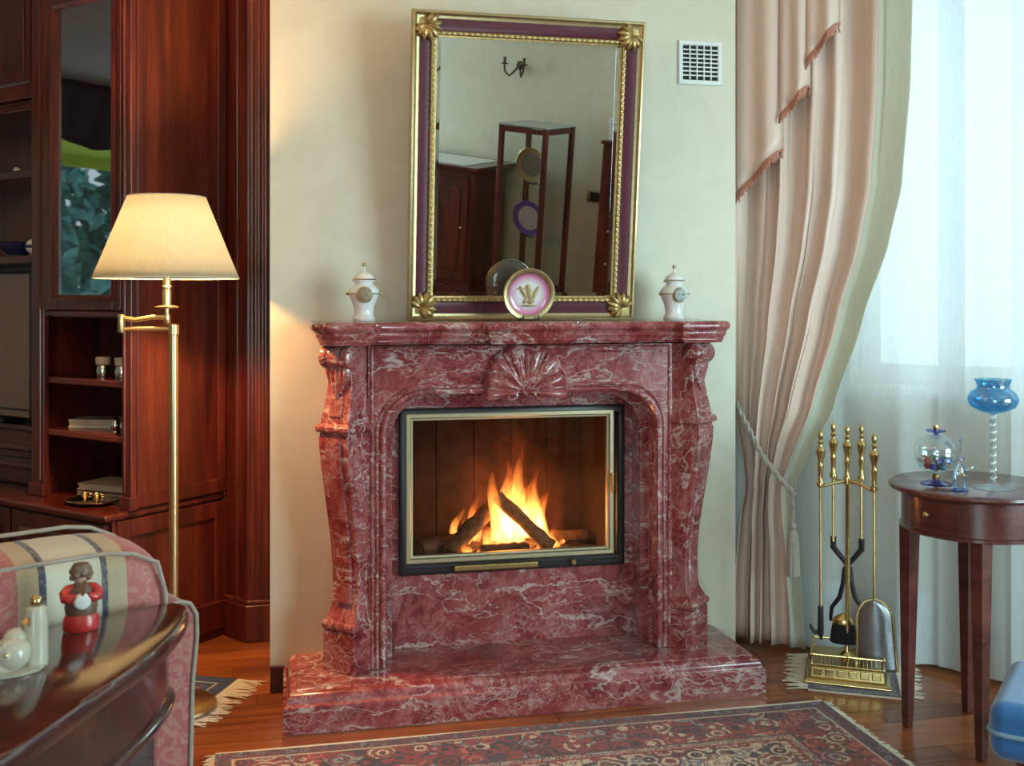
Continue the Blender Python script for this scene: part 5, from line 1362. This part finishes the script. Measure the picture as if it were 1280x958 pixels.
def stand_plate(label, z, rim, face, r):
    p = thing('vitrine_plate', label, 'plate', ST(5.09, 3.30, z), R45 - PI / 2, 'plates in the vitrine')
    M().lathe([(0, 0), (r * .62, 0), (r * .95, -.014), (r, -.018), (r * .97, -.021), (r * .66, -.008), (0, -.006)], 32, (0, 0, 0), 'y').build('rim', rim, p, loc=(0, 0, r + .015), rot=(.15, 0, 0), smooth=50)
    M().lathe([(0, -.0075), (r * .64, -.0085), (r * .68, -.0095)], 28, (0, 0, 0), 'y').build('face', face, p, loc=(0, 0, r + .015), rot=(.15, 0, 0))
    e = M()
    for s in (-1, 1): e.tube([(s * .03, .05, 0), (s * .035, .01, .01), (s * .035, -.035, .004), (s * .035, -.04, .03)], .004, 6); e.tube([(s * .033, .012, .01), (s * .012, .035, r * 1.4)], .004, 6)
    e.tube([(-.035, 0, .008), (.035, 0, .008)], .004, 6); e.build('easel', BLACK, p)
SC3 = scene_mat('painted_scene_dark', [(.05, .05, .06), (.20, .16, .12), (.10, .09, .10), (.42, .40, .36)])
SC4 = scene_mat('painted_scene_bright', [(.12, .20, .40), (.45, .55, .60), (.35, .18, .16), (.55, .45, .25)])
stand_plate('gilt rimmed plate on the upper vitrine shelf in the mirror', .9465, GOLDL, SC3, .135)
stand_plate('violet rimmed plate on the lower vitrine shelf in the mirror', .5365, plain('violet_glaze', (.09, .06, .30), .2, coat=.4), SC4, .140)
SB = thing('sideboard', 'dark mahogany sideboard reflected at the left of the mirror', 'cabinet', ST(5.2, 4.33, 0), R45)
M().box(-.23, .23, -.5, .58, .06, .985).build('body', CAB, SB, bevel=.004)
M().box(-.27, .27, -.54, .62, .985, 1.005).build('cornice', CAB, SB, bevel=.006)
M().box(-.30, .30, -.57, .65, 1.005, 1.035).build('top', CABH, SB, bevel=.006)
M().box(-.235, .235, -.51, .59, 0, .06).build('plinth', CAB, SB, bevel=.004)
for a, b in ((-.46, .02), (.06, .54)):
    d_ = M().box(-.245, -.23, a, b, .12, .94).build('door', CAB, SB, bevel=.004); M().box(-.252, -.244, a + .07, b - .07, .2, .86).build('raised_panel', CAB, d_, bevel=.006)
    M().ball((-.258, b - .04, .55), .010).build('knob', BRASSD, d_)
lace = M().box(-.24, .24, -.45, .5, 0, .003).build('lace_runner', WHITEPL, loc=ST(5.2, 4.33, 1.0355), rot=(0, 0, R45), bevel=.001)
tag(lace, 'white runner cloth lying on top of the reflected sideboard', 'runner')
SCN = thing('wall_sconce', 'bronze scrolled wall sconce reflected near the top of the mirror', 'sconce', ST(5.5, 3.72, 1.80), R45)
M().lathe([(0, -.012), (.03, -.010), (.035, -.002), (.03, 0)], 16, (0, 0, 0), 'x').build('wall_plate', BRONZE, SCN)
for s in (-1, 1):
    M().tube([(-.01, 0, 0), (-.04, s * .03, -.05), (-.07, s * .055, -.085), (-.09, s * .085, -.05), (-.09, s * .09, .0)], .008, 8).build('scroll_arm', BRONZE, SCN)
    M().lathe([(.005, 0), (.03, .006), (.032, .012), (.012, .014), (.012, .06), (0, .06)], 14, (-.09, s * .09, 0)).build('candle_cup', BRONZE, SCN)
sw = thing('wall_switch', 'dark switch plate with gilt edge reflected right of the vitrine', 'switch', ST(5.5, 2.975, .81), R45)
M().box(-.010, 0, -.06, .06, 0, .085).build('plate', GOLDL, sw, bevel=.002); M().box(-.013, -.009, -.03, .055, .01, .075).build('insert', BLACK, sw, bevel=.001)
TC = thing('tall_chest', 'narrow dark tall chest reflected at the right edge of the mirror', 'cabinet', ST(5.30, 2.64, 0), R45)
M().box(-.16, .16, -.1, .1, .05, 1.31).build('body', CAB, TC, bevel=.004); M().box(-.18, .18, -.11, .11, 1.31, 1.335).build('top', CABH, TC, bevel=.004); M().box(-.15, .15, -.09, .09, 0, .05).build('plinth', CAB, TC)
for k in range(5):
    q = M().box(-.17, -.16, -.085, .085, .08 + k * .245, .30 + k * .245).build('drawer', CAB, TC, bevel=.004); M().ball((-.176, 0, .19 + k * .245), .009).build('knob', BRASSD, q)
bxw = thing('white_box', 'white box on the tall chest at the right of the mirror', 'box', ST(5.30, 2.64, 1.3355), R45)
M().box(-.11, .11, -.09, .09, 0, .12).build('carton', WHITEPL, bxw, bevel=.002); M().box(-.115, .115, -.095, .095, .115, .155).build('lid', WHITEPL, bxw, bevel=.002)
